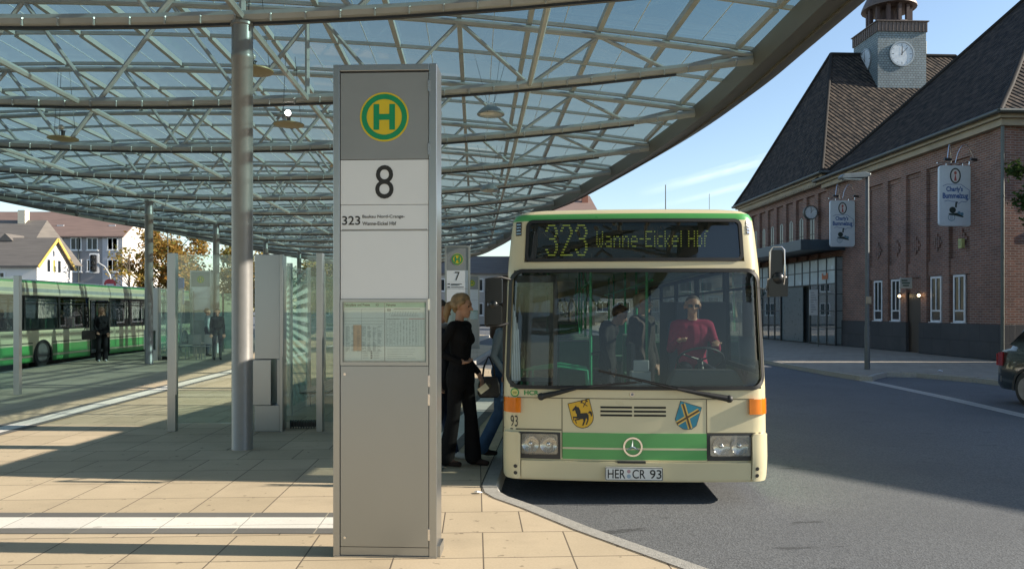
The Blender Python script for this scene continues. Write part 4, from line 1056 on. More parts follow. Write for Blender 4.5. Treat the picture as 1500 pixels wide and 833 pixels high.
    # mirrors
    def mirror(sx):
        mb = MB(); X = sx*1.25
        if sx > 0:
            a = .0; xc = 1.345; z0, z1 = 1.93, 2.37
            mb.path([(1.16,.14,2.02),(1.215,.05,2.0),(1.225,-.06,2.10),(1.225,-.08,2.345),(1.245,-.085,2.385),(1.325,-.085,2.385),(1.35,-.08,2.355),(1.355,-.07,2.10),(1.35,-.06,2.04)], .0065, 8)
            mo = mb.build('mirror', [chrome], th, smooth=60)
            mb = MB(); mb.prism(rr(1.29,2.21,.055,.15,.02,3), -.03, .03, 0, lambda u, v, w: (u, w-.02, v)); mb.prism(rr(1.30,2.015,.085,.085,.015,3), -.035, .035, 0, lambda u, v, w: (u, w-.03, v)); 
            mb.ball((1.30,-.04,2.10), .06, 6); mb.ball((1.355,-.03,2.10), .035, 5)
            mb.build('mirror_head', [mat('mirror_housing', (.012,.014,.015), .3)], mo, smooth=40)
        else:
            mb.path([(-1.18,.14,2.1),(-1.27,.02,2.12),(-1.40,-.02,2.10),(-1.405,-.03,1.68),(-1.40,-.02,1.66),(-1.27,0,1.66),(-1.2,.05,1.68)], .012, 8)
            mo = mb.build('mirror', [rubber], th, smooth=60)
            mb = MB(); mb.prism(rr(-1.325,1.99,.075,.12,.025,3), -.03, .03, 0, lambda u, v, w: (u, w-.02, v)); mb.prism(rr(-1.325,1.76,.075,.09,.025,3), -.03, .03, 0, lambda u, v, w: (u, w-.02, v)); mb.ball((-1.33,-.02,1.86),.05,6)
            mb.build('mirror_head', [mat('mirror_housing', (.012,.014,.015), .3)], mo, smooth=40)
    mirror(1); mirror(-1)
    # ---- inside
    mb = MB(); mb.box(-.35,1.16,.17,.55,.36,1.06); mb.box(-1.1,-.35,.15,.32,.36,1.0); mb.prism([(.35,1.06),(1.1,1.06),(1.0,1.22),(.42,1.22)], .32, .55, 0, lambda u, v, w: (u, w, v)); mb.build('dashboard', [mat('dashboard', (.06,.065,.07), .6)], th, bevel=.02)
    mb = MB(); M = Matrix.Translation((.72,.66,1.30)) @ Matrix.Rotation(R(-35), 4, 'X')
    pts_ = [M @ Vector((.23*math.cos(2*PI*i/24), .23*math.sin(2*PI*i/24), 0)) for i in range(25)]; mb.path(pts_, .013, 6)
    mb.tube(M @ Vector((0,0,0)), (.72,.45,1.0), .03); 
    for a in (90, 210, 330): mb.tube(M @ Vector((0,0,0)), M @ Vector((.23*math.cos(R(a)), .23*math.sin(R(a)), 0)), .01, n=6)
    mb.build('steering_wheel', [dark_plastic], th, smooth=50)
    mb = MB(); mb.box(.05,.09,.9,1.5,.62,1.45); mb.box(.42,1.15,1.46,1.5,.62,1.9); mb.build('cab_partition', [mat('cab_panel', (.03,.033,.035), .6)], th)
    mb = MB(); mb.box(.02,.22,.62,.8,.9,1.18); mb.box(.04,.20,.6,.62,1.18,1.3); mb.build('ticket_machine', [mat('ticket_grey', (.35,.37,.38), .4)], th, bevel=.01)
    mb = MB()
    for (x, y) in ((-.35,1.6),(.3,1.7),(-.35,3.4),(.35,3.4),(-.35,5.2),(.35,5.2),(-.9,5.2),(-.9,6.7),(-.35,6.7),(.35,7.8),(-.35,9.2),(.35,9.2)): mb.tube((x,y,.36),(x,y,2.5),.017,n=8)
    for x in (-.35,.35): mb.tube((x,1.6,2.15),(x,LEN-.8,2.15),.015,n=6)
    for k in range(3): mb.path([(-1.1+.05*k,.75+.25*k,.8),(-1.1+.05*k,.75+.25*k,1.18),(-.7,.75+.25*k,1.22),(-.42,.75+.25*k,1.18),(-.38,.75+.25*k,.6)], .015, 6)
    mb.build('handrails', [rail_green], th, smooth=50)
    def seat_mb(y, x, drv=False):
        mb = MB(); zf = .36 if not drv else .62; h = .44
        mb.box(x-.21, x+.21, y, y+.42, zf+h-.05, zf+h+.05, 0); mb.box(x-.21, x+.21, y+.38, y+.47, zf+h, zf+h+.62, 0)
        mb.box(x-.215, x+.215, y+.47, y+.49, zf+h-.05, zf+h+.64, 1); mb.box(x-.05, x+.05, y+.15, y+.3, zf-.05, zf+h-.05, 1)
        if drv: mb.box(x-.12, x+.12, y+.39, y+.47, zf+h+.62, zf+h+.84, 0)
        return mb
    proto = seat_mb(0, 0).build('seat', [seat_green, seat_shell], th, bevel=.02); first = True
    for y in [1.9+.85*q for q in range(22) if 1.9+.85*q < LEN-1 and not (MD[0]-.5 < 1.9+.85*q < MD[1]+.05)]:
        for x in (-.93, -.5, .5, .93):
            c = proto if first else proto.copy()
            if not first: COL.objects.link(c)
            first = False; c.location = (x, y, .0 if y < MD[1] else .12)
    seat_mb(1.0, .72, True).build('driver_seat', [mat('driver_seat', (.08,.09,.12), .8), seat_shell], th, bevel=.02)
    # sun blind / curtain behind the door pillar, as in the left of the screen
    mb = MB()
    for i in range(7): mb.tube((-1.17+.012*i, .22+.03*(i%2), 1.12),(-1.19+.012*i, .26+.03*(i%2), 1.98-.06*i),.013,n=6)
    mb.build('curtain', [mat('curtain_cloth', (.55,.57,.58), .8)], th, smooth=50)
    # dark chassis
    mb = MB(); mb.box(-.9,.9,.6,LEN-.4,.15,.3); mb.tube((-1.0,WF,.475),(1.0,WF,.475),.08); mb.tube((-1.0,WR,.475),(1.0,WR,.475),.1); mb.build('chassis', [bus_dark], th)
    return th
bus1 = make_bus('city_bus', 'cream and green city bus seen head on with route 323 on its display', (1.155, 7.20, -.15), R(-3.5))
pf = Vector((-15.60, 39.0))
ctr = pf+Vector((-1.25*math.cos(AX), -1.25*math.sin(AX)))
bus2 = make_bus('city_bus', 'cream and green city bus seen from its side behind the glass at the far left', (ctr.x, ctr.y, -.15), PI+AX, LEN=18.0, MD=(10.15, 11.6), WR=14.6)
# ================================================================== STATION
brick_red = brick('station_brick', (0.25,0.122,0.088), (0.16,0.082,0.064), (0.27,0.24,0.21), 0.26, 0.083, 0.012, 'wall', 0.5, 2, bumpd=0.012, rough=0.9, bigvar=0.18)
granite = brick('plinth_granite', (0.062,0.062,0.065), (0.05,0.052,0.055), (0.03,0.03,0.03), 1.1, 0.6, 0.008, 'wall', 0.5, 2, bumpd=0.01, rough=0.7, spots=0.2)
tile_m = tiles('roof_tiles', (0.125,0.10,0.08), (0.04,0.037,0.035))
eave_m = mat('eave_render', (0.33,0.28,0.20), 0.8, var=0.15, scale=1.5, dirt=0.3)
gutter_m = mat('zinc_gutter', (0.10,0.11,0.10), 0.5, 0.5)
slate = brick('slate_shingles', (0.22,0.28,0.30), (0.17,0.22,0.24), (0.06,0.075,0.08), 0.18, 0.13, 0.012, 'wall', 0.5, 2, bumpd=0.01, rough=0.6)
copper_m = mat('weathered_copper', (0.13,0.10,0.085), 0.55, 0.3, 0.25, 6.0, stretch=(1,1,0.2))
win_white = mat('window_white', (0.62,0.64,0.66), 0.4)
dark_glass = mat('dark_window_glass', (0.02,0.025,0.03), 0.1, 0, 0.1, spec=0.35)
SX, SY = 16.2, 25.3                             # near corner of the facade; local x into the building, local y along the facade
def facade_thing(name, label, cat): return thing(name, label, cat, (SX, SY, 0), AX)
def hip_roof(x0, x1, y0, y1, ze, zr, rx0, rx1, ry, ov=.45, ridge='x', flare=.35):
    """hip roof, ridge along x from rx0 to rx1 at y = ry; eaves kick out slightly"""
    mb = MB(); a, b, c, d = x0-ov, x1+ov, y0-ov, y1+ov
    if ridge == 'x': r0, r1 = Vector((rx0, ry, zr)), Vector((rx1, ry, zr))
    E = [Vector((a,c,ze)), Vector((b,c,ze)), Vector((b,d,ze)), Vector((a,d,ze))]
    T = [r0, r1, r1, r0]
    k = .17; Mid = [e.lerp(t, k)+Vector((0,0,-flare*.35)) for e, t in zip(E, T)]
    mb.add(E+Mid, [(i, (i+1)%4, 4+(i+1)%4, 4+i) for i in range(4)], 0)
    mb.add([Mid[0], Mid[1], r1, r0], [(0,1,2,3)], 0); mb.add([Mid[2], Mid[3], r0, r1], [(0,1,2,3)], 0)
    mb.add([Mid[3], Mid[0], r0], [(0,1,2)], 0); mb.add([Mid[1], Mid[2], r1], [(0,1,2)], 0)
    hips = [(E[i], Mid[i], T[i]) for i in range(4)]
    return mb, hips, (r0, r1)
def eave(parent, x0, x1, y0, y1, z, ov=.45):
    mb = MB(); mb.box(x0-ov*.55, x1+ov*.55, y0-ov*.55, y1+ov*.55, z-.42, z-.20); mb.box(x0-ov*.85, x1+ov*.85, y0-ov*.85, y1+ov*.85, z-.197, z-.03)
    o = mb.build('cornice', [eave_m], parent)
    mb = MB(); a, b, c, d = x0-ov-.08, x1+ov+.08, y0-ov-.08, y1+ov+.08
    for p, q in (((a,c),(b,c)),((b,c),(b,d)),((b,d),(a,d)),((a,d),(a,c))): mb.tube((p[0],p[1],z-.02),(q[0],q[1],z-.02),.075,n=8)
    mb.build('rain_gutter', [gutter_m], parent, smooth=50)
# --- the brick wing with the bar
wing = facade_thing('brick_wing', 'red brick station wing with tall recessed bays and dark granite plinth at the right edge', 'building')
BL, BD = 12.6, 13.4
PITCH, B0 = 1.40, 1.74
mb = MB()
mb.box(.14, BD, .14, BL, 0.0, 7.75)                                 # core, its face is the recess plane
mb.box(0, .137, -.0, B0-.0, 1.2, 7.72); mb.box(0, .137, B0+5*PITCH, BL, 1.2, 7.72)
for i in range(6):
    y = B0+i*PITCH
    if 0 < i < 5: mb.box(0, .137, y-.19, y+.19, 1.2, 7.1)
mb.box(.002, .137, B0, B0+5*PITCH, 7.1, 7.72)
for i in range(5):                                                  # brickwork over the windows and stepped soffits
    y0, y1 = B0+i*PITCH+(.19 if i else 0), B0+(i+1)*PITCH-(.19 if i < 4 else 0)
    mb.box(.07, .137, y0, y1, 2.98, 3.55); mb.box(.10, .137, y0, y1, 6.95, 7.1)
    yc = (y0+y1)/2
    for q in range(5):                                              # diamond relief
        h = (.36, .22, .08, .22, .36)[q]; mb.box(.085, .137, yc-.26+.13*q-.05, yc-.26+.13*q+.05, 4.25-(.42-h), 4.25+(.42-h))
mb.box(.0, BD, -.0, .137, 1.2, 7.72)                                # end wall skin
mb.box(-.06, .30, -.06, .42, 1.2, 7.7)                              # corner pier
mb.box(2.2, 2.6, -.05, 0.0, 1.2, 7.7)
mb.build('wall', [brick_red], wing)
mb = MB(); mb.box(-.05, .137, B0+3*PITCH-.25, BL, 0, 1.2); mb.box(-.05, .137, -.05, B0+2*PITCH+.25, 0, 1.2); mb.box(.14, BD, -.05, .137, 0, 1.2); mb.box(-.10,.32,-.10,.44,0,1.19)
mb.build('plinth', [granite], wing, bevel=.01)
eave(wing, 0, BD, 0, BL, 8.12)
mb, hips, rd = hip_roof(0, BD, 0, BL, 8.1, 15.6, 6.6, 6.9, 6.3)
ro = mb.build('roof', [tile_m], wing)
mb = MB()
for e, m_, t in hips: mb.path([e+Vector((0,0,.03)), m_+Vector((0,0,.03)), t+Vector((0,0,.03))], .10, 7)
mb.build('ridge_tiles', [mat('ridge_tile', (.03,.028,.026), .7, spec=.1)], ro, smooth=60)
for i in (0, 1, 3, 4):
    yc = B0+(i+.5)*PITCH; w = .34
    mb = MB(); e = .075
    for (a, b, c, d) in ((yc-w,yc-w+e,1.22,2.95),(yc+w-e,yc+w,1.22,2.95),(yc-w+e,yc+w-e,1.22,1.22+e),(yc-w+e,yc+w-e,2.95-e,2.95),(yc-w+e,yc+w-e,1.62,1.68),(yc-.025,yc+.025,1.68,2.87)): mb.box(.055,.11,a,b,c,d)
    mb.box(-.02,.11,yc-w-.03,yc+w+.03,1.195,1.222)
    wo = mb.build('window', [win_white], wing, bevel=.005)
    mb = MB(); mb.box(.085,.095,yc-w+e,yc+w-e,1.3,2.9); mb.build('pane', [dark_glass], wo)
yc = B0+2.5*PITCH
mb = MB(); mb.box(.08,.12,yc-.47,yc+.47,.02,2.35); mb.box(.05,.12,yc-.50,yc-.47,0,2.4); mb.box(.05,.12,yc+.47,yc+.50,0,2.4); d_ = mb.build('door', [mat('dark_door', (.03,.022,.018), .4)], wing, bevel=.005)
mb = MB(); mb.ball((.04,yc-.38,1.05),.03,6); mb.build('handle', [chrome], d_)
mb = MB(); mb.path([(-.1,-.12,7.95),(-.14,-.14,7.7),(-.14,-.14,.1)], .055, 10)
for z in (1.4,3.4,5.4,7.2): mb.lathe([(.065,-.03),(.065,.03)], (-.14,-.14,z), 10)
mb.build('downpipe', [gutter_m], wing, smooth=50)
mb = MB(); mb.box(1.1,2.1,-.09,.0,4.3,4.42); mb.build('window_sill', [eave_m], wing)
mb = MB(); mb.box(1.15,2.05,-.012,.0,4.42,5.9); mb.build('window', [win_white], wing)

# --- the hall with the clock tower
hall = facade_thing('station_hall', 'brick station hall with glazed entrance and slate clock tower on its hipped roof', 'building')
H0, H1, HD = 12.62, 24.7, 13.3
mb = MB(); mb.box(.14, HD, H0, H1, 0, 8.05)
n_b = 9; pw = (H1-H0)/n_b
for i in range(n_b+1):
    y = H0+i*pw; mb.box(0, .137, max(H0, y-.2), min(H1, y+.2), 4.3, 7.6)
mb.box(.002, .137, H0, H1, 7.6, 8.02)
mb.box(.002,.137,H0,H0+.5,0,4.3); mb.box(.002,.137,H1-1.2,H1,0,4.3)
mb.box(0,HD,H1,H1+.137,0,8.02)
mb.build('wall', [brick_red], hall)
eave(hall, 0, HD, H0+.25, H1, 8.45)
mb = MB()
for i in range(60):
    y = H0-.2+i*(H1-H0+.5)/60; mb.box(-.36,-.1,y,y+.1,7.90,8.02)
mb.build('dentil_course', [eave_m], hall)
for i in range(1, n_b-1):                                            # narrow round headed windows
    yc = H0+(i+.5)*pw; mb = MB()
    pts_ = [(yc-.26,4.95),(yc+.26,4.95)]+[(yc+.26*math.cos(R(a)), 6.35+.26*math.sin(R(a))) for a in range(0, 181, 20)]
    mb.prism(pts_, .10, .145, 0, lambda u, v, w: (w, u, v)); wo = mb.build('window', [dark_glass], hall)
    mb = MB(); mb.box(.085,.10,yc-.015,yc+.015,4.95,6.55); mb.box(.085,.10,yc-.25,yc+.25,5.6,5.63); mb.build('glazing_bar', [mat('old_window_bar', (.07,.06,.055), .6)], wo)
ry = (H0+H1)/2
mb, hips, rd = hip_roof(0, HD, H0+.2, H1, 8.43, 16.35, 3.0, HD-3.0, ry)
ro = mb.build('roof', [tile_m], hall)
mb = MB()
for e, m_, t in hips: mb.path([e+Vector((0,0,.03)), m_+Vector((0,0,.03)), t+Vector((0,0,.03))], .10, 7)
mb.tube(rd[0], rd[1], .12, n=7)
mb.build('ridge_tiles', [mat('ridge_tile', (.03,.028,.026), .7, spec=.1)], ro, smooth=60)
# tower: local x about 5.6..8.3
tx0, tx1, ty0, ty1 = 4.72, 7.45, 16.75, 19.45
mb = MB(); mb.box(tx0,tx1,ty0,ty1,13.6,17.0); tw = mb.build('clock_tower', [slate], hall)
mb = MB(); mb.box(tx0-.05,tx1+.05,ty0-.05,ty1+.05,17.0,17.55)
for i in range(14):
    x = tx0+i*(tx1-tx0)/13; mb.box(x-.02,x+.02,ty0-.08,ty0-.05,17.02,17.53)
    y = ty0+i*(ty1-ty0)/13; mb.box(tx0-.08,tx0-.05,y-.02,y+.02,17.02,17.53)
mb.box(tx0-.12,tx1+.12,ty0-.12,ty1+.12,17.55,17.60)
mb.build('parapet', [copper_m], tw)
tcx, tcy = (tx0+tx1)/2, (ty0+ty1)/2
def clock(parent, cx, cz, r, fn, mats, name='clock_face'):
    mb = MB(); 
    mb.add([fn(u, v, .03) for u, v in disc2d(cx, cz, r, 48)], [tuple(range(48))], 0)
    for (a, b, d0, d1) in ((r*1.0, r*1.13, .0, .06),):
        vs, fs = ring2d(cx, cz, a, b, 48); mb.add([fn(u, v, d1) for u, v in vs], fs, 1)
        o = len(mb.v); mb.v += [fn(cx+b*math.cos(2*PI*i/48), cz+b*math.sin(2*PI*i/48), d1) for i in range(48)]+[fn(cx+b*math.cos(2*PI*i/48), cz+b*math.sin(2*PI*i/48), d0) for i in range(48)]
        for i in range(48): j = (i+1) % 48; mb.f.append((o+i,o+j,o+48+j,o+48+i)); mb.mi.append(1)
    def hand(ang, l0, l1, w, d, m=2):
        s, c = math.sin(R(ang)), math.cos(R(ang))
        mb.add([fn(cx+s*l0-c*w, cz+c*l0+s*w, d), fn(cx+s*l0+c*w, cz+c*l0-s*w, d), fn(cx+s*l1+c*w*.6, cz+c*l1-s*w*.6, d), fn(cx+s*l1-c*w*.6, cz+c*l1+s*w*.6, d)], [(0,1,2,3)], m)
    for h in range(12): hand(h*30, r*.72 if h % 3 == 0 else r*.8, r*.92, r*(.03 if h % 3 == 0 else .018), .034)
    hand(42, -r*.12, r*.78, r*.03, .040); hand(2, -r*.1, r*.70, r*.042, .044)
    return mb.build(name, mats, parent)
face_m = mat('clock_white', (.62,.68,.72), .4)
clock(tw, tcx-.02, 15.78, .62, lambda u, v, d: (u, ty0-d, v), [face_m, mat('clock_rim', (.30,.33,.34), .4, .5), black_ink])
clock(tw, tcy, 15.78, .62, lambda u, v, d: (tx0-d, u, v), [face_m, mat('clock_rim', (.30,.33,.34), .4, .5), black_ink])
mb = MB()
for q in range(12):
    a = 2*PI*q/12; x, y = tcx+1.08*math.cos(a), tcy+1.08*math.sin(a); mb.box(x-.09,x+.09,y-.09,y+.09,17.5,18.75)
mb.lathe([(.55,17.5),(.5,18.7)], (tcx,tcy,0), 12); mb.lathe([(1.2,17.55),(1.2,17.75)], (tcx,tcy,0), 24)
mb.build('lantern', [mat('lantern_wood', (.07,.045,.04), .7)], tw)
mb = MB(); mb.lathe([(1.22,18.7),(1.45,18.72),(1.45,18.80),(1.32,19.1),(1.15,19.45),(.9,19.8),(.5,20.1),(.15,20.25),(.1,20.8),(.0,21.2)], (tcx,tcy,0), 24); mb.build('dome', [copper_m], tw, smooth=30)
mb = MB(); mb.tube((8.6,ry,16.3),(8.6,ry,17.2),.03); mb.build('lightning_rod', [gutter_m], hall)
# glazed entrance
mb = MB(); g0, g1 = 11.15, 22.3; gz = 4.2; X = -.32; nx = 12
xs = [g0+(g1-g0)*i/nx for i in range(nx+1)]; zs = [.05,.85,1.65,2.45,2.95,3.6,4.2]
door0, door1 = 3, 7
for i, y in enumerate(xs):
    mb.box(X-.04,X+.04,y-.03,y+.03,0 if not (door0 < i < door1) else 2.95,gz)
for z in zs:
    if z < 2.9: mb.box(X-.035,X+.035,g0,xs[door0],z-.022,z+.022); mb.box(X-.035,X+.035,xs[door1],g1,z-.022,z+.022)
    else: mb.box(X-.035,X+.035,g0,g1,z-.022,z+.022)
mb.box(X-.05,X+.3,xs[door0]-.05,xs[door0]+.03,0,2.98); mb.box(X-.05,X+.3,xs[door1]-.03,xs[door1]+.05,0,2.98)
for z in (.05,.85,1.65,2.45,3.6,gz): mb.box(X,.0,g0-.03,g0+.03,z-.02,z+.02)
en = mb.build('entrance_glazing', [mat('entrance_mullion', (.045,.055,.06), .4, .3)], hall)
mb = MB()
for (a, b, c, d) in ((g0,xs[door0],.05,2.95),(xs[door1],g1,.05,2.95)):
    mb = MB(); mb.box(X-.006,X+.006,a,b,c,d); mb.build('pane', [glass('entrance_glass', (.60,.72,.74), .30, .0, haze=.25, hazecol=(.45,.56,.58))], en)
mb = MB(); mb.box(X-.008,X+.008,g0,g1,2.98,gz)
mb.build('frosted_pane', [mat('frosted_glass', (.46,.55,.57), .25, 0, .08, 2.0)], en)
mb = MB(); mb.box(X+.04,.0,g0-.01,g0+.01,0,gz); mb.box(.05,.12,g0,g1,0,4.2); mb.build('back_wall', [mat('lobby_dark', (.20,.235,.24), .6)], en)
mb = MB(); mb.box(X+.02,X+.05,xs[4],xs[7],.03,2.9); mb.build('sliding_door', [mat('door_panel_grey', (.10,.135,.145), .3)], en)
mb = MB(); mb.box(-2.1,.05,10.9,23.6,4.55,4.95); mb.box(-2.14,-2.1,10.86,23.6,4.5,5.0); mb.box(-2.1,.0,10.86,10.9,4.5,5.0); mb.build('entrance_canopy', [mat('entrance_canopy_paint', (.05,.07,.085), .4, .2)], hall, bevel=.01)
# --- orange lettering box over the entrance glazing: red and orange marks
mb = MB(); 
put_text(mb, 'Lego', 11.55+0, 12.0, 3.25, 3.5, lambda u, v: (X-.012, 23.55-u, v))if 0 else None
for i, (a, w) in enumerate(((11.9,.13),(12.1,.1),(12.25,.12),(12.42,.09))): mb.box(X-.05,X-.042,a,a+w,3.18,3.18+(.30 if i in (0,3) else .2))
mb.build('entrance_lettering', [mat('lettering_orange', (.55,.14,.03), .5)], hall)

# --- hanging pub signs
board_m = mat('pub_sign_white', (.56,.62,.66), .35, var=.04)
ink_blue = mat('pub_sign_blue', (.02,.08,.26), .5)
def pub_sign(y, xc, z0, z1, label):
    """projecting board seen from along the street; y = distance along the facade"""
    th = thing('pub_sign', label, 'sign', st_f(0, y), AX)
    w = 1.16; hh = (z1-z0)/2; zc = (z0+z1)/2; x0 = xc
    fn = lambda u, v, d: (x0+u, -d, v)
    mb = MB(); mb.prism(rr(0, zc, w/2, hh, .12, 5), -.05, .05, 0, lambda u, v, q: (x0+u, q, v)); mb.build('board', [board_m], th, bevel=.01)
    for sgn in (1,):
        mb = MB(); p = lambda u, v: fn(u, v, .052); p2 = lambda u, v: fn(u, v, .054)
        put_text(mb, "Charly's", -.33, .27, zc+.10, zc+.33, p, 0, .035); put_text(mb, 'Bummelzug', -.46, .46, zc-.15, zc+.10, p, 0, .035)
        # wavy cloud line round the words
        L = [(-.46,.34),(-.30,.40),(.2,.40),(.34,.30),(.5,.2),(.5,-.10),(.38,-.22),(.22,-.2),(.12,-.28),(-.02,-.2),(-.14,-.2),(-.26,-.16),(-.40,-.2)]
        for i in range(len(L)-1):
            a, b = Vector(L[i]), Vector(L[i+1]); d = (b-a).normalized(); q = Vector((-d.y, d.x))*.008
            mb.add([p2(a.x-q.x, zc+a.y-q.y), p2(b.x-q.x, zc+b.y-q.y), p2(b.x+q.x, zc+b.y+q.y), p2(a.x+q.x, zc+a.y+q.y)], [(0,1,2,3)])
        mb.build('lettering', [ink_blue], th)
        mb = MB()
        # oval medallion with a small portrait
        n = 32; o_ = disc2d(0, zc+.70, .20, n, .275); i_ = disc2d(0, zc+.70, .15, n, .225)
        mb.add([p(*q) for q in o_]+[p(*q) for q in i_], [(i, (i+1) % n, n+(i+1) % n, n+i) for i in range(n)], 0)
        mb.add([p(*q) for q in i_], [tuple(range(n))], 1)
        mb.add([p2(*q) for q in disc2d(0, zc+.80, .05, 14, .06)], [tuple(range(14))], 2); mb.add([p2(u, zc+v) for u, v in ((-.015,.73),(.015,.73),(.05,.52),(-.05,.52))], [(0,1,2,3)], 2)
        sgm = [mat('sign_dark_green', (.02,.035,.03), .5), mat('sign_pale', (.6,.58,.56), .5), mat('sign_red', (.35,.09,.08), .5), mat('sign_teal', (.10,.22,.30), .5)]
        mb.build('medallion', sgm, th); mb = MB()
        lw = lambda pts, m: mb.add([p2(u, zc+v) for u, v in pts], [tuple(range(len(pts)))], m)
        lw([(q[0]-.10, q[1]-.50) for q in disc2d(0,0,.12,18,.11)], 0)
        lw([(-.02,-.40),(.05,-.42),(.06,-.26),(.10,-.22),(.03,-.2),(.0,-.24)], 0)
        lw([(-.25,-.62),(.05,-.60),(.30,-.72),(.28,-.76),(.0,-.70),(-.22,-.68)], 0)
        for (cx_, cz_) in ((.13,-.60),(.24,-.64)): lw([(q[0]+cx_, q[1]+cz_) for q in disc2d(0,0,.06,14)], 3)
        vs, fs = ring2d(-.14, zc-.76, .11, .13, 20); mb.add([p2(*q) for q in vs], fs, 3)
        for k_ in (-.04, .0, .04): lw([(-.145+k_,-.86),(-.135+k_,-.86),(-.135+k_,-.66),(-.145+k_,-.66)], 3)
        mb.build('train_picture', [mat('sign_dark_green', (.02,.035,.03), .5), mat('sign_pale', (.6,.58,.56), .5), mat('sign_red', (.35,.09,.08), .5), mat('sign_teal', (.10,.22,.30), .5)], th)
    mb = MB(); mb.tube((0.05,0,z1+.09),(x0-w/2-.05,0,z1+.09),.022); mb.tube((0,0,z1+.09),(-.02,0,z1+.09),.05)
    for s_ in (-.3,.3): mb.tube((x0+s_,0,z1),(x0+s_,0,z1+.09),.012,n=6)
    for (b, dx) in ((-.12,-.36),(.02,.44)):
        P_ = [(x0+b, -.02, z1+.08)]+[(x0+b+dx*(i/8), -.02-.35*(i/8), z1+.1+.55*math.sin(PI*min(1,i/8*1.0)*.95)+ (.12*(1-i/8))) for i in range(1, 9)]
        mb.path(P_, .016, 6)
    br = mb.build('bracket', [chrome], th, smooth=60)
    for (b, dx) in ((-.12,-.36),(.02,.44)):
        mb = MB(); mb.tube((x0+b+dx-.12,-.37,z1+.16),(x0+b+dx+.12,-.37,z1+.13),.05,n=10); mb.build('spotlight', [dark_plastic], br, smooth=50)
    return th
def st_f(x, y, z=0): v = Vector((x*math.cos(AX)-y*math.sin(AX), x*math.sin(AX)+y*math.cos(AX), z)); return (v.x+SX, v.y+SY, z)
pub_sign(1.75, -.55, 4.62, 6.75, 'nearer white pub sign projecting from the brick wall close to the building corner')
pub_sign(9.95, -.60, 4.58, 6.70, 'farther white pub sign projecting above the glazed entrance canopy')
# wall clock
th = thing('wall_clock', 'small round white clock projecting from the hall wall left of the pub sign', 'clock', st_f(-.42, 13.7, 6.62), AX)
mb = MB(); mb.lathe([(.33,-.07),(.36,-.07),(.36,.07),(.33,.07)], n=32, axis='y'); mb.build('case', [gutter_m], th, smooth=40)
clock(th, 0, 0, .31, lambda u, v, d: (u, -.05-d, v), [face_m, gutter_m, black_ink])
mb = MB(); mb.tube((.3,0,0),(.45,0,0),.03); mb.build('bracket', [gutter_m], th)
# wall lamps by the bar door, lit
warm = mat('lit_wall_lamp', (1,.8,.5), .4, emis=(1,.72,.38), estr=6.0)
for (y, lab) in ((B0+1.95*PITCH+.1, 'lit wall lamp on the right of the dark bar door'), (B0+3.0*PITCH, 'lit wall lamp on the left of the dark bar door')):
    th = thing('wall_lamp', lab, 'lamp', st_f(-.12, y, 2.25), AX, 'lit wall lamps beside the bar door')
    mb = MB(); mb.ball((-.05,0,0),.055,7); mb.build('bulb', [warm], th, smooth=60)
    mb = MB(); mb.path([(.12,0,-.05),(-.02,0,-.14),(-.05,0,-.06)],.014,6); mb.lathe([(.11,.07),(.05,.13),(.0,.14)],(-.05,0,0),12); mb.build('lamp_bracket', [dark_plastic], th)
th = thing('house_sign', 'small pale board hanging over the bar door', 'sign', st_f(-.35, B0+2.5*PITCH, 2.75), AX)
mb = MB(); mb.box(-.2,.3,-.02,.02,-.22,.22); mb.build('board', [mat('pale_board', (.42,.44,.42), .5)], th, bevel=.006)
mb = MB()
for (a, b, z) in ((-.14,.10,.1),(-.12,.2,.0),(-.08,.16,-.1)): mb.box(a,b,-.024,-.021,z-.025,z+.03)
mb.build('board_marks', [mat('green_marks', (.05,.10,.07), .6)], th)
mb = MB(); mb.tube((.3,0,.18),(.40,0,.18),.012); mb.build('bracket', [dark_plastic], th)
th = thing('wall_box', 'small yellow green box on the brick wall under the nearer pub sign', 'box', st_f(-.09, 2.1, 4.05), AX)
mb = MB(); mb.box(-.05,.09,-.1,.1,-.17,.17); mb.build('box', [mat('box_yellow', (.40,.42,.16), .5)], th, bevel=.02)
mb = MB(); mb.box(-.06,-.05,-.07,.07,-.1,.1); mb.build('cover', [mat('box_cover', (.30,.32,.14), .5)], th, bevel=.01)
# unseen building added off to the right, its roof shaped to shade the road
unseen_bldg = thing('unseen_brick_building', 'long unseen brick building right of the frame added and shaped to shade the road', 'building', (21.2,4.6,0), AX)
mb = MB(); mb.box(0,10,0,19,0,6.9); mb.build('wall', [brick_red], unseen_bldg)
mb = MB(); E = [(-.3,-.3,6.8),(10.3,-.3,6.8),(10.3,19.3,6.8),(-.3,19.3,6.8),(5,4.3,11.0),(5,14.7,11.0)]
mb.add(E, [(0,1,4),(1,2,5,4),(2,3,5),(3,0,4,5)]); mb.build('roof', [tile_m], unseen_bldg)
mb = MB(); mb.box(-.02,.05,-.02,19,0,1.1); mb.build('plinth', [granite], unseen_bldg)
for i in range(6):
    mb = MB(); mb.box(-.04,.0,1.5+3*i,2.8+3*i,1.6,3.6); w_ = mb.build('window', [win_white], unseen_bldg); mb = MB(); mb.box(-.05,-.04,1.6+3*i,2.7+3*i,1.7,3.5); mb.build('pane', [dark_glass], w_)

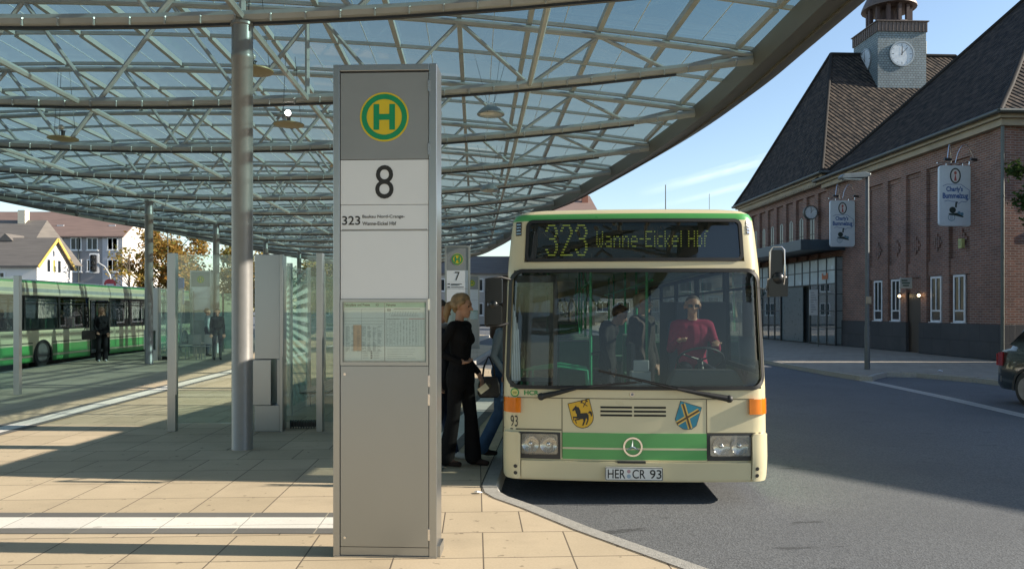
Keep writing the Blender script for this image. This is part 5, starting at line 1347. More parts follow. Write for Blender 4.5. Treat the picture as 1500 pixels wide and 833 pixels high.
# ================================================================== STREET FURNITURE
th = thing('street_lamp', 'grey street lamp with flat head on a plain pole at the kerb before the station', 'street lamp', (10.06,21.75,0), AX)
mb = MB(); mb.lathe([(.075,0),(.075,1.2),(.06,1.25),(.05,5.45),(.0,5.46)], n=16); mb.build('pole', [mat('lamp_pole_paint', (.11,.12,.125), .5, .3)], th, smooth=40)
mb = MB(); mb.prism([(-.78,5.36),(-.08,5.40),(.05,5.45),(.05,5.52),(-.1,5.56),(-.72,5.50),(-.80,5.44)], -.13, .13, 0, lambda u, v, w: (u, w, v)); mb.build('lamp_head', [mat('lamp_head_paint', (.17,.19,.19), .4, .3)], th, bevel=.02)
mb = MB(); mb.box(-.72,-.2,-.09,.09,5.345,5.365); mb.build('lens', [lamp_glass], th)
mb = MB(); mb.box(-.07,.07,-.1,-.06,1.85,2.05); mb.build('sticker', [mat('sticker', (.35,.28,.2), .6)], th)
th = thing('platform_sign', 'small white sign on a thin pole before the glazed entrance', 'sign', st_f(-1.6, 10.2), AX)
mb = MB(); mb.tube((0,0,0),(0,0,2.2),.025); mb.build('pole', [gutter_m], th)
mb = MB(); mb.box(-.42,-.03,-.02,.02,1.45,2.62); mb.build('board', [mat('pale_sign', (.50,.52,.52), .4)], th, bevel=.006)
mb = MB()
for i in range(9): mb.box(-.36,-.36+.12+.02*((i*7) % 9),-.024,-.021,1.58+i*.11,1.62+i*.11)
mb.build('sign_marks', [grey_ink], th)
# traffic light on its mast
th = thing('traffic_light', 'traffic light with white backing board on a curved mast in front of the grey houses', 'traffic light', (-26.0,48,0), R(8))
mb = MB(); mb.path([(.95,0,0),(.95,0,2.0),(.93,0,3.2),(.8,0,3.9),(.5,0,4.4),(.15,0,4.62)], .06, 8); mb.build('mast', [mat('mast_grey', (.35,.36,.36), .5)], th, smooth=50)
mb = MB(); mb.prism(rr(-.1,4.62,.28,.62,.06,3), -.02, .02, 0, lambda u, v, w: (u, w, v)); mb.build('backing_board', [mat('signal_white', (.75,.75,.75), .5)], th)
mb = MB(); mb.prism(rr(-.1,4.62,.17,.52,.05,3), -.2, -.02, 0, lambda u, v, w: (u, w, v))
for z in (4.28,4.62,4.96): mb.tube((-.1,-.2,z),(-.1,-.34,z),.13,n=14,caps=False)
mb.build('signal_head', [dark_plastic], th)
mb = MB()
for z in (4.28,4.62,4.96): mb.add([(-.1+.1*math.cos(2*PI*i/14),-.205,z+.1*math.sin(2*PI*i/14)) for i in range(14)], [tuple(range(14))])
mb.build('signal_lens', [mat('signal_lens', (.07,.03,.02), .2)], th)
th = thing('road_sign', 'small round red sign peeking over the roof of the far bus', 'sign', (-24.7,47.2,0), R(5))
mb = MB(); mb.tube((0,0,0),(0,0,3.3),.035); mb.build('post', [gutter_m], th)
mb = MB(); mb.lathe([(0,-.03),(.36,-.03),(.36,0),(0,0)], (0,0,3.25), 24, axis='y'); mb.build('sign_plate', [mat('sign_red_plate', (.55,.05,.06), .4)], th)
mb = MB(); mb.box(-.22,.22,-.04,-.03,3.2,3.3); mb.build('sign_bar', [win_white], th)
for (x, y, h, lab) in ((-26.9,60,9.6,'thin tall lamp post with two arms before the grey apartment house'),(13.0,65,12.3,'thick dark antenna mast rising over the bus roof'),(18.5,72,12.6,'hair thin antenna mast right of the thicker one above the bus')):
    th = thing('lamp_mast' if 'lamp' in lab else 'antenna_mast', lab, 'street lamp' if 'lamp' in lab else 'antenna', (x,y,0))
    mb = MB(); mb.tube((0,0,0),(0,0,h),.08 if y < 70 else .04,.04 if y < 70 else .025,8); mb.build('pole', [gutter_m], th)
    if 'lamp' in lab:
        mb = MB()
        for s_ in (-1,1): mb.tube((0,0,h-.1),(s_*1.1,0,h+.15),.04,n=6); mb.box(min(s_*1.0,s_*1.7),max(s_*1.0,s_*1.7),-.15,.15,h+.1,h+.22)
        mb.build('lamp_arm', [gutter_m], th)

# ================================================================== HOUSES
def house(name, label, loc, rz, w, d, ze, zr, wallm, roofm, wins, gable_win=(), ov=.3, trim=None, cat='house', chim=()):
    """long front faces local -y; gables at x = 0 and x = w"""
    th = thing(name, label, cat, loc, rz)
    mb = MB(); mb.box(0,w,0,d,0,ze); 
    for x in (0, w): mb.add([(x,0,ze),(x,d,ze),(x,d/2,zr)], [(0,1,2)])
    mb.build('wall', [wallm], th)
    mb = MB(); t = .14; k = (zr-ze)/(d/2)
    for sgn, y0 in ((1, 0), (-1, d)):
        ya = y0-sgn*ov; za = ze-k*ov
        mb.add([(-ov,ya,za),(w+ov,ya,za),(w+ov,d/2,zr),(-ov,d/2,zr),(-ov,ya,za+t),(w+ov,ya,za+t),(w+ov,d/2,zr+t),(-ov,d/2,zr+t)], [(0,1,2,3),(4,5,6,7),(0,1,5,4),(1,2,6,5),(3,0,4,7)])
    ro = mb.build('roof', [roofm], th)
    if trim:
        mb = MB()
        for y0, sgn in ((0,1),(d,-1)): mb.bar((w+ov+.01, y0-sgn*ov, ze-k*ov+.02), (w+ov+.01, d/2, zr+.02), .06, .22)
        mb.build('verge_board', [trim], ro)
    for (cx_, cy_, h_) in chim:
        mb = MB(); mb.box(cx_-.35,cx_+.35,cy_-.3,cy_+.3,zr-1.2,zr+h_); mb.build('chimney', [mat('chimney_brick', (.28,.12,.08), .9)], ro)
    fr = mat('frame_white', (.78,.78,.76), .5)
    for (x, z, ww, wh) in wins:
        mb = MB(); e = .09
        for (a,b,c_,d_) in ((x-ww/2,x-ww/2+e,z,z+wh),(x+ww/2-e,x+ww/2,z,z+wh),(x-ww/2+e,x+ww/2-e,z,z+e),(x-ww/2+e,x+ww/2-e,z+wh-e,z+wh),(x-.03,x+.03,z+e,z+wh-e)): mb.box(a,b,-.06,-.002,c_,d_)
        mb.box(x-ww/2-.08,x+ww/2+.08,-.14,-.003,z-.08,z-.001)
        wo = mb.build('window', [fr], th)
        mb = MB(); mb.box(x-ww/2+e,x+ww/2-e,-.03,-.004,z+e,z+wh-e); mb.build('pane', [dark_glass], wo)
    for (y, z, ww, wh, c_) in gable_win:
        mb = MB(); mb.box(w+.002,w+.05,y-ww/2,y+ww/2,z,z+wh); wo = mb.build('window', [fr], th)
        mb = MB(); mb.box(w+.05,w+.055,y-ww/2+.08,y+ww/2-.08,z+.08,z+wh-.08); mb.build('pane', [dark_glass if c_ == 0 else mat('shutter_yellow', (.6,.5,.15), .6)], wo)
    return th
ren_grey = mat('grey_render', (.30,.285,.28), .9, var=.08, scale=.8, dirt=.15); ren_white = mat('white_render', (.74,.71,.66), .9, var=.04, scale=.8); ren_cream = mat('cream_render', (.70,.64,.50), .9, var=.04)
roof_brown = mat('brown_roof_tiles', (.20,.135,.11), .85, var=.2, scale=1.2, stretch=(.4,.4,8)); roof_grey = mat('grey_roof_tiles', (.14,.125,.11), .85, var=.2, scale=1.5, stretch=(.4,.4,8))
W1 = []
for x in (-50.3,-47.4,-45.4,-43.7,-41.6,-53.5,-56.5,-59.5):
    for z in (7.95,5.7,2.8): W1.append((x+64, z, 1.15 if x != -41.6 else 1.1, 1.3))
ap = house('apartment_house', 'long grey apartment house with brown tiled roof and white gable end', (-64,80,0), R(0), 23.4, 9.0, 9.45, 12.4, ren_grey, roof_brown, W1, cat='apartment house', chim=((19.0,5.5,.7),(3,5.5,.6)))
mb = MB(); mb.box(23.402,23.46,.0,9,0,9.4); mb.add([(23.45,0,9.4),(23.45,9,9.4),(23.45,4.5,12.3)], [(0,1,2)]); mb.build('gable_render', [ren_white], ap)
mb = MB(); mb.box(21.35,23.44,-.03,-.001,0,9.3); mb.build('light_render', [mat('pale_render', (.50,.49,.50), .9, var=.05)], ap)
mb = MB(); mb.tube((18.9,-.1,0),(18.9,-.1,9.3),.07,n=6); mb.build('downpipe', [gutter_m], ap)
for z_ in (5.0,): mb = MB(); mb.box(15.0,18.9,-.5,-.1,z_-.1+2.6,z_+2.6) if 0 else None
for x in (4,9.5,16,21.5):
    mb = MB(); mb.box(x-.35,x+.35,1.6,2.1,10.4,10.75); mb.build('skylight', [win_white], ap)
sm = house('gabled_house', 'small white house with yellow trimmed gable left of the apartment house', (-51,58.2,0), R(0), 15.0, 4.4, 5.2, 7.25, ren_white, roof_grey, [(x, 2.6, 1.1, 1.4) for x in (2,5,8,11,13.6)]+[(x, 4.1, .8, .5) for x in (9.5,12.2)], ((1.4,4.6,.55,1.1,0),(2.1,4.6,.5,1.1,1),(2.8,4.6,.55,1.1,0)), trim=mat('yellow_trim', (.62,.42,.10), .6))
mb = MB(); mb.box(0,12.5,2.6,9,0,6.8); mb.build('rear_wall', [ren_white], sm)
mb = MB()
mb.add([(-.3,1.6,5.6),(12.9,1.6,5.6),(12.2,5.9,9.2),(-.3,5.9,9.2)], [(0,1,2,3)]); mb.add([(-.3,10,5.6),(12.9,10,5.6),(12.2,5.9,9.2),(-.3,5.9,9.2)], [(0,1,2,3)]); mb.add([(12.9,1.6,5.6),(12.9,10,5.6),(12.2,5.9,9.2)], [(0,1,2)])
mb.build('main_roof', [roof_grey], sm)
for x in (9.2, 11.4, 6.8):
    mb = MB(); mb.box(x-.5,x+.5,1.9,3.6,5.9,7.1); mb.add([(x-.6,1.8,7.1),(x+.6,1.8,7.1),(x,1.8,7.7),(x-.6,4.5,7.1),(x+.6,4.5,7.1),(x,4.5,7.7)], [(0,1,2),(0,2,5,3),(1,2,5,4)], 1); do_ = mb.build('dormer', [ren_white, roof_grey], sm)
    mb = MB(); mb.box(x-.3,x+.3,1.86,1.9,6.2,7.0); mb.build('pane', [dark_glass], do_)
mb = MB(); mb.box(10.0,10.6,5.5,6.1,8.6,10.0); mb.build('chimney', [ren_cream], sm)
house('town_house', 'tall dark gabled house rising behind the canopy edge above the bus', (1.0,88,0), R(4), 8.6, 11, 13.1, 15.6, mat('brown_render', (.22,.19,.17), .9), roof_brown, [(x, z, 1.1, 1.5) for x in (1.2,3.2,5.2,7.2) for z in (10.5,7.5,4.5,1.5)], chim=((7.9,3,1.2),))
house('shop_row', 'low pale row of shops seen under the canopy behind the platform', (-24,92,0), R(2), 30, 9, 6.2, 8.4, mat('dim_render', (.40,.38,.35), .9), roof_grey, [(1.5+2.3*i, z, 1.3, 1.5) for i in range(12) for z in (1.1,4.0)], cat='shops')
house('long_warehouse', 'long low building with pale windows closing the street far behind the bus', (8,110,0), R(2), 34, 10, 7.0, 9.0, mat('dim_render', (.40,.38,.35), .9), roof_grey, [(2+3*i, z, 1.8, 1.4) for i in range(10) for z in (1.5,4.4)], cat='building')

# ================================================================== TREES
bark = mat('bark', (.09,.07,.05), .9, var=.3, scale=8, bump=.5)
leaf_m = {}
def leafmat(name, c, tr=.35):
    m, nt, out = nodes_of(name)
    d = N(nt, 'ShaderNodeBsdfDiffuse'); t = N(nt, 'ShaderNodeBsdfTranslucent'); mx = N(nt, 'ShaderNodeMixShader', Fac=tr)
    tc = N(nt, 'ShaderNodeTexCoord'); nz = N(nt, 'ShaderNodeTexNoise', Scale=2.2, Detail=3.0); nt.links.new(tc.outputs['Object'], nz.inputs['Vector'])
    cr = N(nt, 'ShaderNodeValToRGB'); e = cr.color_ramp.elements; e[0].position = .3; e[0].color = col4([x*.6 for x in c]); e[1].position = .7; e[1].color = col4([x*1.35 for x in c])
    nt.links.new(nz.outputs['Fac'], cr.inputs[0])
    for s_ in (d, t): nt.links.new(cr.outputs[0], s_.inputs['Color'])
    nt.links.new(d.outputs[0], mx.inputs[1]); nt.links.new(t.outputs[0], mx.inputs[2]); nt.links.new(mx.outputs[0], out.inputs['Surface']); return m
def tree(name, label, loc, h, rx, rz_, z0, mats, nleaf, size, seed, nclump=26, cat='tree'):
    rnd = random.Random(seed); th = thing(name, label, cat, loc)
    mb = MB(); mb.path([(0,0,0),(.05,0,h*.3),(-.05,.05,h*.6),(0,0,h*.92)], [h*.024,h*.018,h*.011,.02], 8)
    cl = []
    for i in range(nclump):
        while True:
            p = Vector((rnd.uniform(-1,1), rnd.uniform(-1,1), rnd.uniform(-1,1)))
            if .25 < p.length < 1: break
        c = Vector((p.x*rx, p.y*rx, z0+(p.z+1)*.5*rz_*2)); cl.append((c, rnd.uniform(.16,.34)*rx))
        zb = max(h*.18, c.z-rx*.7); mb.path([(0,0,zb), Vector((c.x*.5,c.y*.5,(zb+c.z)/2+.1)), c], [h*.007,h*.004,.012], 5)
    mb.build('trunk', [bark], th, smooth=60)
    mb = MB()
    for i in range(nleaf):
        c, r_ = cl[rnd.randrange(nclump)]
        while True:
            q = Vector((rnd.gauss(0,.55), rnd.gauss(0,.55), rnd.gauss(0,.5)))
            if q.length < 1.6: break
        p = c+q*r_; s_ = size*rnd.uniform(.6,1.4)
        a = Vector((rnd.uniform(-1,1), rnd.uniform(-1,1), rnd.uniform(-.6,.6))).normalized(); b = a.cross(Vector((rnd.uniform(-1,1), rnd.uniform(-1,1), rnd.uniform(-1,1)))).normalized()
        mb.add([p-a*s_, p+b*s_*.45, p+a*s_, p-b*s_*.45], [(0,1,2,3)], rnd.choices(range(len(mats)), [3,2,1][:len(mats)])[0])
    mb.build('crown', mats, th, recalc=False)
    return th
aut = [leafmat('autumn_gold', (.40,.27,.075), .5), leafmat('autumn_orange', (.36,.19,.05), .5), leafmat('leaf_green_gold', (.20,.20,.06), .5)]
grn = [leafmat('leaf_dark', (.035,.06,.02)), leafmat('leaf_mid', (.055,.085,.025)), leafmat('leaf_olive', (.09,.09,.03))]
tree('autumn_tree', 'big golden autumn tree directly right of the second column', (-27.5,62,0), 9.4, 3.4, 3.3, 2.4, aut, 11000, .15, 1, 34)
tree('autumn_tree', 'golden green tree behind the middle columns under the canopy edge', (-22.8,66,0), 8.4, 3.2, 3.0, 2.0, [aut[0], aut[2], grn[2]], 9000, .16, 2, 30)
tree('autumn_tree', 'dark olive tree seen between the near column and the shelter cabinet', (-18.5,70,0), 7.6, 3.3, 2.9, 1.6, [aut[2], grn[2], aut[0]], 7000, .17, 3, 28)
tree('street_tree', 'thin half bare young tree before the white gable', (-26.9,54,0), 6.4, 1.5, 1.5, 3.2, [aut[0], aut[2]], 380, .13, 4, 16)
tree('street_tree', 'green bushy tree behind the platform left of the stop sign 7', (-12.5,76,0), 6.5, 3.5, 2.6, 1.2, grn, 6000, .19, 5, 24)
tree('street_tree', 'dark tree far down the street behind the bus', (5.5,74,0), 7.0, 3.0, 2.8, 1.4, grn, 5000, .19, 6, 22)
tree('yew_tree', 'dark evergreen bush peeking in at the right edge beside the brick corner', (15.62,22.2,0), 6.6, .95, 1.35, 3.9, [grn[0], grn[1]], 5000, .07, 8, 22)
# ================================================================== PEOPLE
skin_m = mat('skin', (.42,.235,.155), .55, var=.05)
def capsule(mb, a, b, ra, rb, n=12):
    a = Vector(a); b = Vector(b)
    if (b-a).length < 1e-4: mb.ball(a, ra, n//2); return
    d = (b-a).normalized(); x = d.cross(Vector((0,0,1)))
    if x.length < 1e-3: x = Vector((1,0,0))
    x.normalize(); y = d.cross(x); prof = []
    for i in range(4): t = PI/2*i/4; prof.append((a-d*ra*math.cos(t), ra*math.sin(t)))
    prof.append((a, ra)); prof.append((b, rb))
    for i in range(1, 5): t = PI/2*i/4; prof.append((b+d*rb*math.sin(t), max(1e-5, rb*math.cos(t))))
    prof[0] = (prof[0][0], 1e-5)
    o = len(mb.v)
    for p, r in prof:
        for j in range(n): t = 2*PI*j/n; mb.v.append(tuple(p+x*(r*math.cos(t))+y*(r*math.sin(t))))
    for i in range(len(prof)-1):
        for j in range(n): q = (j+1) % n; mb.f.append((o+i*n+j, o+i*n+q, o+(i+1)*n+q, o+(i+1)*n+j)); mb.mi.append(0)
    mb.f.append(tuple(o+j for j in reversed(range(n)))); mb.mi.append(0); mb.f.append(tuple(o+(len(prof)-1)*n+j for j in range(n))); mb.mi.append(0)
def skin_over(name, caps, mats, parent, voxel=.012, smooth=3):
    """caps: (a, b, ra, rb, material index): merged into one continuous surface, each face coloured by the nearest limb"""
    mb = MB()
    for c in caps: capsule(mb, *c[:4])
    o = mb.build(name, mats, None)
    r = o.modifiers.new('r', 'REMESH'); r.mode = 'VOXEL'; r.voxel_size = voxel; r.use_smooth_shade = True
    sm_ = o.modifiers.new('s', 'SMOOTH'); sm_.iterations = smooth; sm_.factor = .5
    dg = bpy.context.evaluated_depsgraph_get(); me = bpy.data.meshes.new_from_object(o.evaluated_get(dg))
    bpy.data.objects.remove(o)
    me.materials.clear()
    for m_ in mats: me.materials.append(m_)
    n = len(me.polygons); C = np.empty(n*3); me.polygons.foreach_get('center', C); C = C.reshape(-1, 3)
    best = np.full(n, 1e9); idx = np.zeros(n, int)
    for (a, b, ra, rb, mi) in caps:
        a = np.array(a, float); b = np.array(b, float); ab = b-a; L = max(1e-9, (ab*ab).sum())
        t = np.clip(((C-a)@ab)/L, 0, 1); d = np.linalg.norm(C-(a+t[:, None]*ab), axis=1)-(ra+(rb-ra)*t)
        w = d < best; best[w] = d[w]; idx[w] = mi
    me.polygons.foreach_set('material_index', idx.astype(np.int32)); me.shade_smooth(); me.name = name
    o = bpy.data.objects.new(name, me); COL.objects.link(o); o.parent = parent
    return o
STAND = dict(head=(0,-.005,1.60), neck=(0,.015,1.45), chest=(0,.0,1.30), waist=(0,0,1.08), hip=(0,.0,.94),
    shL=(.165,.01,1.405), elL=(.21,.03,1.12), wrL=(.215,-.05,.88), shR=(-.165,.01,1.405), elR=(-.21,.03,1.12), wrR=(-.215,-.05,.88),
    hpL=(.09,0,.92), knL=(.10,-.02,.49), anL=(.10,.02,.09), hpR=(-.09,0,.92), knR=(-.10,-.02,.49), anR=(-.10,.02,.09),
    fL=(0.02,-1,0), fR=(-0.02,-1,0), look=(0,-1,0), hL=None, hR=None)
def person(label, loc, rz, J, cols, hair='short', haircol=(.04,.03,.02), scale=1.0, voxel=.012, fem=False, flare=0.0, coat=0.0, extra=None, hand_vox=None, group=None):
    j = dict(STAND); j.update(J)
    th = thing('person', label, 'person', loc, rz, group); th.scale = (scale,)*3
    V_ = {k: Vector(v) for k, v in j.items() if v is not None}
    top, trs, shoe = 1, 2, 3
    hd = V_['head']; lk = V_['look'].normalized(); up = Vector((0,0,1)); sd = lk.cross(up).normalized(); up2 = sd.cross(lk)
    H = lambda f, s_, u: hd+lk*f+sd*s_+up2*u
    k = .88 if fem else 1.0
    caps = []
    A = lambda a, b, ra, rb, m: caps.append((tuple(a), tuple(b), ra, rb, m))
    # head: skull, face, jaw, nose, brow, ears, lips
    A(H(-.025,0,.04), H(.01,0,.03), .082, .080, 0); A(H(.03,0,.0), H(.045,0,-.055), .058, .042, 0); A(H(.055,0,-.085), H(.065,0,-.088), .027, .022, 0)
    A(H(.085,0,.018), H(.108,0,-.018), .010, .014, 0); A(H(.068,-.03,.03), H(.068,.03,.03), .022, .022, 0); A(H(.083,-.016,-.052), H(.083,.016,-.052), .010, .010, 0)
    for s_ in (-1, 1): A(H(-.01,s_*.083,.02), H(-.012,s_*.084,-.02), .014, .010, 0)
    A(V_['neck']-Vector((0,0,.02)), H(-.02,0,-.05), .052*k, .05*k, 0)
    A(V_['neck']-Vector((0,0,.06)), V_['neck']-Vector((0,0,.005)), .075*k, .058*k, top)
    c, w, h_ = V_['chest'], V_['waist'], V_['hip']; ax_ = (V_['shL']-V_['shR']).normalized()
    A(V_['shR']+ax_*.03, V_['shL']-ax_*.03, .068*k, .068*k, top)
    for s_ in (-1, 1):
        A(c+ax_*s_*.075*k+up*.04, w+ax_*s_*.055*k, .105*k, .092*k, top); A(w+ax_*s_*.055*k, h_+ax_*s_*.075, .092*k, .108, top if coat else trs)
        if coat: A(h_+ax_*s_*.07, h_+ax_*s_*.085-up*coat, .112, .108, top)
    A(c+up*.03+Vector((0,-.012,0)), w, .112*k, .10*k, top)
    if fem:
        fw = Vector((0,-1,0))
        for s_ in (-1, 1): A(c+ax_*s_*.07+fw*.06, c+ax_*s_*.07+fw*.07-up*.03, .055, .055, top)
    for S in 'LR':
        sh, el, wr = V_['sh'+S], V_['el'+S], V_['wr'+S]
        A(sh, el, .056*k, .044*k, top); A(el, wr, .046*k, .036*k, top)
        d = (V_['h'+S] if 'h'+S in V_ else (wr-el)).normalized()
        A(wr, wr+d*.03, .027, .026, 0)
        n_ = d.cross(up);  n_ = (Vector((0,1,0)) if n_.length < .3 else n_.normalized()); n_ = n_ if S == 'L' else -n_
        pl = d.cross(n_).normalized()
        for q in range(4):
            o_ = n_*(.010-.0 + (q-1.5)*.019); b0 = wr+d*.035+o_; b1 = wr+d*.095+o_
            A(b0, b1, .0125, .0115, 0); ln = (.055,.065,.06,.045)[q]
            m1 = b1+d*ln*.55+pl*.012; A(b1, m1, .0095, .0088, 0); A(m1, m1+d*ln*.4+pl*.022, .0088, .0075, 0)
        t0 = wr+d*.04-n_*.02; t1 = t0+d*.035-n_*.028; A(t0, t1, .0125, .0105, 0); A(t1, t1+d*.03+pl*.006, .0105, .0085, 0)
        hp, kn, an = V_['hp'+S], V_['kn'+S], V_['an'+S]
        A(hp, kn, .088, .062+flare*.1, trs); A(kn, an, .060+flare*.2, .044+flare, trs)
        f = V_['f'+S].normalized(); he = an-f*.035-up*.04
        A(he+up*.01, an+f*.06-up*.05, .040, .038, shoe); A(an+f*.06-up*.055, an+f*.155-up*.062, .037, .027, shoe)
    mats_ = [skin_m]+[mat('cloth_%02d%02d%02d' % tuple(int(x*99) for x in c_), c_, .85, var=.18, scale=9, bump=.3, bscale=25) for c_ in cols]
    body = skin_over('body', caps, mats_, th, voxel)
    # hair
    hc = []; Hh = lambda a, b, ra, rb: hc.append((tuple(a), tuple(b), ra, rb, 0))
    Hh(H(-.045,0,.055), H(-.005,0,.068), .083, .078); Hh(H(-.055,-.03,.02), H(-.055,.03,.02), .062, .062)
    if hair == 'bald': hc = []; Hh(H(-.05,0,.03), H(-.01,0,.05), .079, .079)
    if hair == 'pony':
        Hh(H(-.06,0,-.0), H(-.06,0,-.03), .06, .045); Hh(H(-.12,0,.02), H(-.15,0,-.0), .03, .035); Hh(H(-.15,0,.0), H(-.165,0,-.09), .038, .036); Hh(H(-.165,0,-.09), H(-.155,0,-.17), .034, .012)
        Hh(H(.02,-.055,.05), H(-.04,-.07,.0), .035, .03); Hh(H(.02,.055,.05), H(-.04,.07,.0), .035, .03)
    if hair == 'long':
        for s_ in (-1, 1): Hh(H(-.02,s_*.065,.04), H(-.02,s_*.085,-.16), .045, .035); Hh(H(-.02,s_*.085,-.16), H(.01,s_*.09,-.26), .036, .018)
        Hh(H(-.06,0,.0), H(-.08,0,-.22), .065, .05)
    hm = mat('hair_%02d%02d' % (int(haircol[0]*99), int(haircol[1]*99)), haircol, .6, var=.35, scale=14, stretch=(1,1,.25), bump=.6, bscale=60)
    ho = skin_over('hair', hc, [hm], th, voxel*.9, 2)
    mb = MB()
    for s_ in (-1, 1): p = H(.078, s_*.031, .012); mb.ball(p, .011, 5)
    mb.build('eyes', [mat('eye_dark', (.03,.025,.02), .2)], th, smooth=60)
    if extra:
        extra(th, V_, H)
    return th
dk = (.012,.012,.014); 
def woman_extra(th, V_, H):
    mb = MB(); mb.ball(H(-.118,0,.02), .03, 6, sc=(1,1,1)); mb.build('hair_clasp', [mat('hair_clasp', (.02,.02,.02), .3)], th, smooth=60)
person('blonde woman with ponytail in black jacket and flared black trousers waiting by the bus door', (-.55,8.22,0), R(66),
    dict(head=(0,-.02,1.605), look=(.12,-1,-.10), elL=(.20,.09,1.13), wrL=(.20,-.10,.93), hL=(0,-.5,-.9), elR=(-.23,.12,1.15), wrR=(-.12,-.05,1.05), hR=(.9,-.5,0), anL=(.08,-.10,.09), knL=(.09,-.07,.49), anR=(-.09,.12,.09), knR=(-.10,.03,.49)),
    [(.009,.009,.010),(.007,.007,.008),(.03,.02,.018)], 'pony', (.25,.16,.075), 1.055, .0095, True, .045, .10, woman_extra)
def scarf(th, V_, H):
    c = []
    for i in range(10):
        a = 2*PI*i/10; b = 2*PI*(i+1)/10; n_ = V_['neck']
        c.append(((n_.x+.075*math.cos(a), n_.y+.07*math.sin(a), n_.z-.0), (n_.x+.075*math.cos(b), n_.y+.07*math.sin(b), n_.z-.0), .035, .035, 0))
    c.append(((.04,-.09,1.42),(.07,-.13,1.25),.035,.03,0))
    skin_over('scarf', c, [mat('scarf_grey', (.34,.34,.35), .9)], th, .012)
person('dark haired person with grey scarf half hidden behind the tall stop sign', (-.80,8.55,0), R(75),
    dict(look=(.1,-1,0), elL=(.2,.02,1.13), wrL=(.15,-.18,1.02), hL=(.2,-1,0), anL=(.08,-.13,.09), anR=(-.09,.1,.09)),
    [(.05,.055,.07),(.03,.04,.07),(.62,.62,.60)], 'short', (.03,.02,.015), 1.02, .012, False, .01, .12, scarf)
person('passenger in jeans and patterned blouse stepping through the open front door of the bus', (-.13,8.72,0), R(96),
    dict(hpL=(.09,0,.94), elL=(.22,.06,1.13), wrL=(.235,.0,.90), elR=(-.24,.10,1.15), wrR=(-.26,-.02,.97), hR=(0,-.2,-1), anR=(-.10,.22,.12), knR=(-.10,.02,.52), anL=(.09,-.16,.30), knL=(.10,-.22,.66), hip=(0,.0,.95)),
    [(.22,.27,.30),(.06,.12,.22),(.03,.025,.025)], 'long', (.05,.03,.02), 1.0, .012, True, .03, 0.0)
bag = thing('handbag', 'black handbag with looped straps hanging from the arm of the boarding passenger', 'handbag', (-.255,8.42,.70), R(10))
mb = MB()
for i, (z, hw) in enumerate(((0,.10),(.03,.125),(.12,.12),(.2,.10),(.23,.085))): pass
prof_ = [(-.10,0),(.10,0),(.125,.05),(.115,.15),(.09,.23),(-.09,.23),(-.115,.15),(-.125,.05)]
mb.prism(prof_, -.045, .045, 0, lambda u, v, w: (u, w, v)); mb.build('bag_body', [mat('bag_leather', (.014,.013,.013), .4, bump=.4)], bag, bevel=.015)
for y in (-.03, .03):
    mb = MB(); mb.path([(-.07,y,.2),(-.055,y*.7,.33),(-.01,0,.44),(.0,0,.45),(.01,0,.44),(.055,y*.7,.33),(.07,y,.2)], .008, 6); mb.build('strap', [mat('bag_leather', (.014,.013,.013), .4)], bag, smooth=60)
mb = MB(); mb.box(-.02,.02,-.05,-.045,.12,.15); mb.build('clasp', [chrome], bag)
tk = MB(); tk.box(-.035,.035,-.002,.002,-.06,.05); t_ = tk.build('ticket', [mat('ticket_paper', (.62,.58,.42), .7)], None, loc=(-.30,8.12,.83), rz=.5); t_.rotation_euler = (.3,.9,.4)
tag(t_, 'small pale slip of paper held in the hand of the blonde woman', 'ticket')
# far left: woman waiting at the other bus
person('long haired woman in black with a bag standing before the far bus door', (-13.35,25.0,0), R(40), dict(look=(.3,-1,0), elL=(.20,.04,1.12), wrL=(.17,-.10,.92), elR=(-.20,.04,1.12), wrR=(-.16,-.12,.95)), [dk,(.015,.015,.018),(.5,.5,.5)], 'long', (.16,.09,.05), 1.02, .014, True, .04, .05)
b2 = thing('shoulder_bag', 'black shoulder bag at the side of the woman before the far bus', 'bag', (-13.72,24.9,.72), R(20))
mb = MB(); mb.prism(rr(0,.15,.2,.14,.04,4), -.06, .06, 0, lambda u, v, w: (u, w, v)); mb.build('bag_body', [mat('bag_leather', (.014,.013,.013), .4)], b2, bevel=.01)
mb = MB(); mb.path([(-.15,0,.27),(.0,0,.6),(.12,0,.72),(.16,0,.55),(.16,0,.27)], .012, 6); mb.build('strap', [mat('bag_leather', (.014,.013,.013), .4)], b2)
SIT = dict(head=(0,-.02,1.16), neck=(0,.02,1.01), chest=(0,.02,.86), waist=(0,.03,.64), hip=(0,.03,.50), shL=(.175,.02,.965), shR=(-.175,.02,.965), elL=(.24,-.08,.72), wrL=(.15,-.30,.72), elR=(-.24,-.08,.72), wrR=(-.15,-.30,.72), hL=(-.2,-1,0), hR=(.2,-1,0),
    hpL=(.09,-.0,.50), knL=(.12,-.42,.50), anL=(.12,-.40,.09), hpR=(-.09,-.0,.50), knR=(-.12,-.42,.50), anR=(-.12,-.40,.09))
def in_bus(bus, x, y, z):
    a = bus.rotation_euler[2]; l = bus.location
    return (l.x+x*math.cos(a)-y*math.sin(a), l.y+x*math.sin(a)+y*math.cos(a), l.z+z)
def specs(th, V_, H):
    mb = MB()
    for s_ in (-1, 1): mb.add([H(.098,s_*.034+a*.026,.014+b*.018) for a, b in ((-1,-.8),(-.8,1),(.8,1),(1,-.8))], [(0,1,2,3)]); mb.tube(H(.09,s_*.06,.018), H(-.01,s_*.09,.02), .003, n=4)
    mb.build('glasses', [dark_plastic], th, recalc=False)
person('bus driver in a maroon shirt and dark glasses behind the wheel', in_bus(bus1,.70,1.0,.68), R(-3.5), dict(SIT, wrL=(.18,-.36,.80), wrR=(-.20,-.36,.82), look=(-.05,-1,-.05)), [(.30,.035,.075),(.03,.035,.05),dk], 'bald', (.09,.06,.045), 1.0, .011, False, 0, .03, specs)
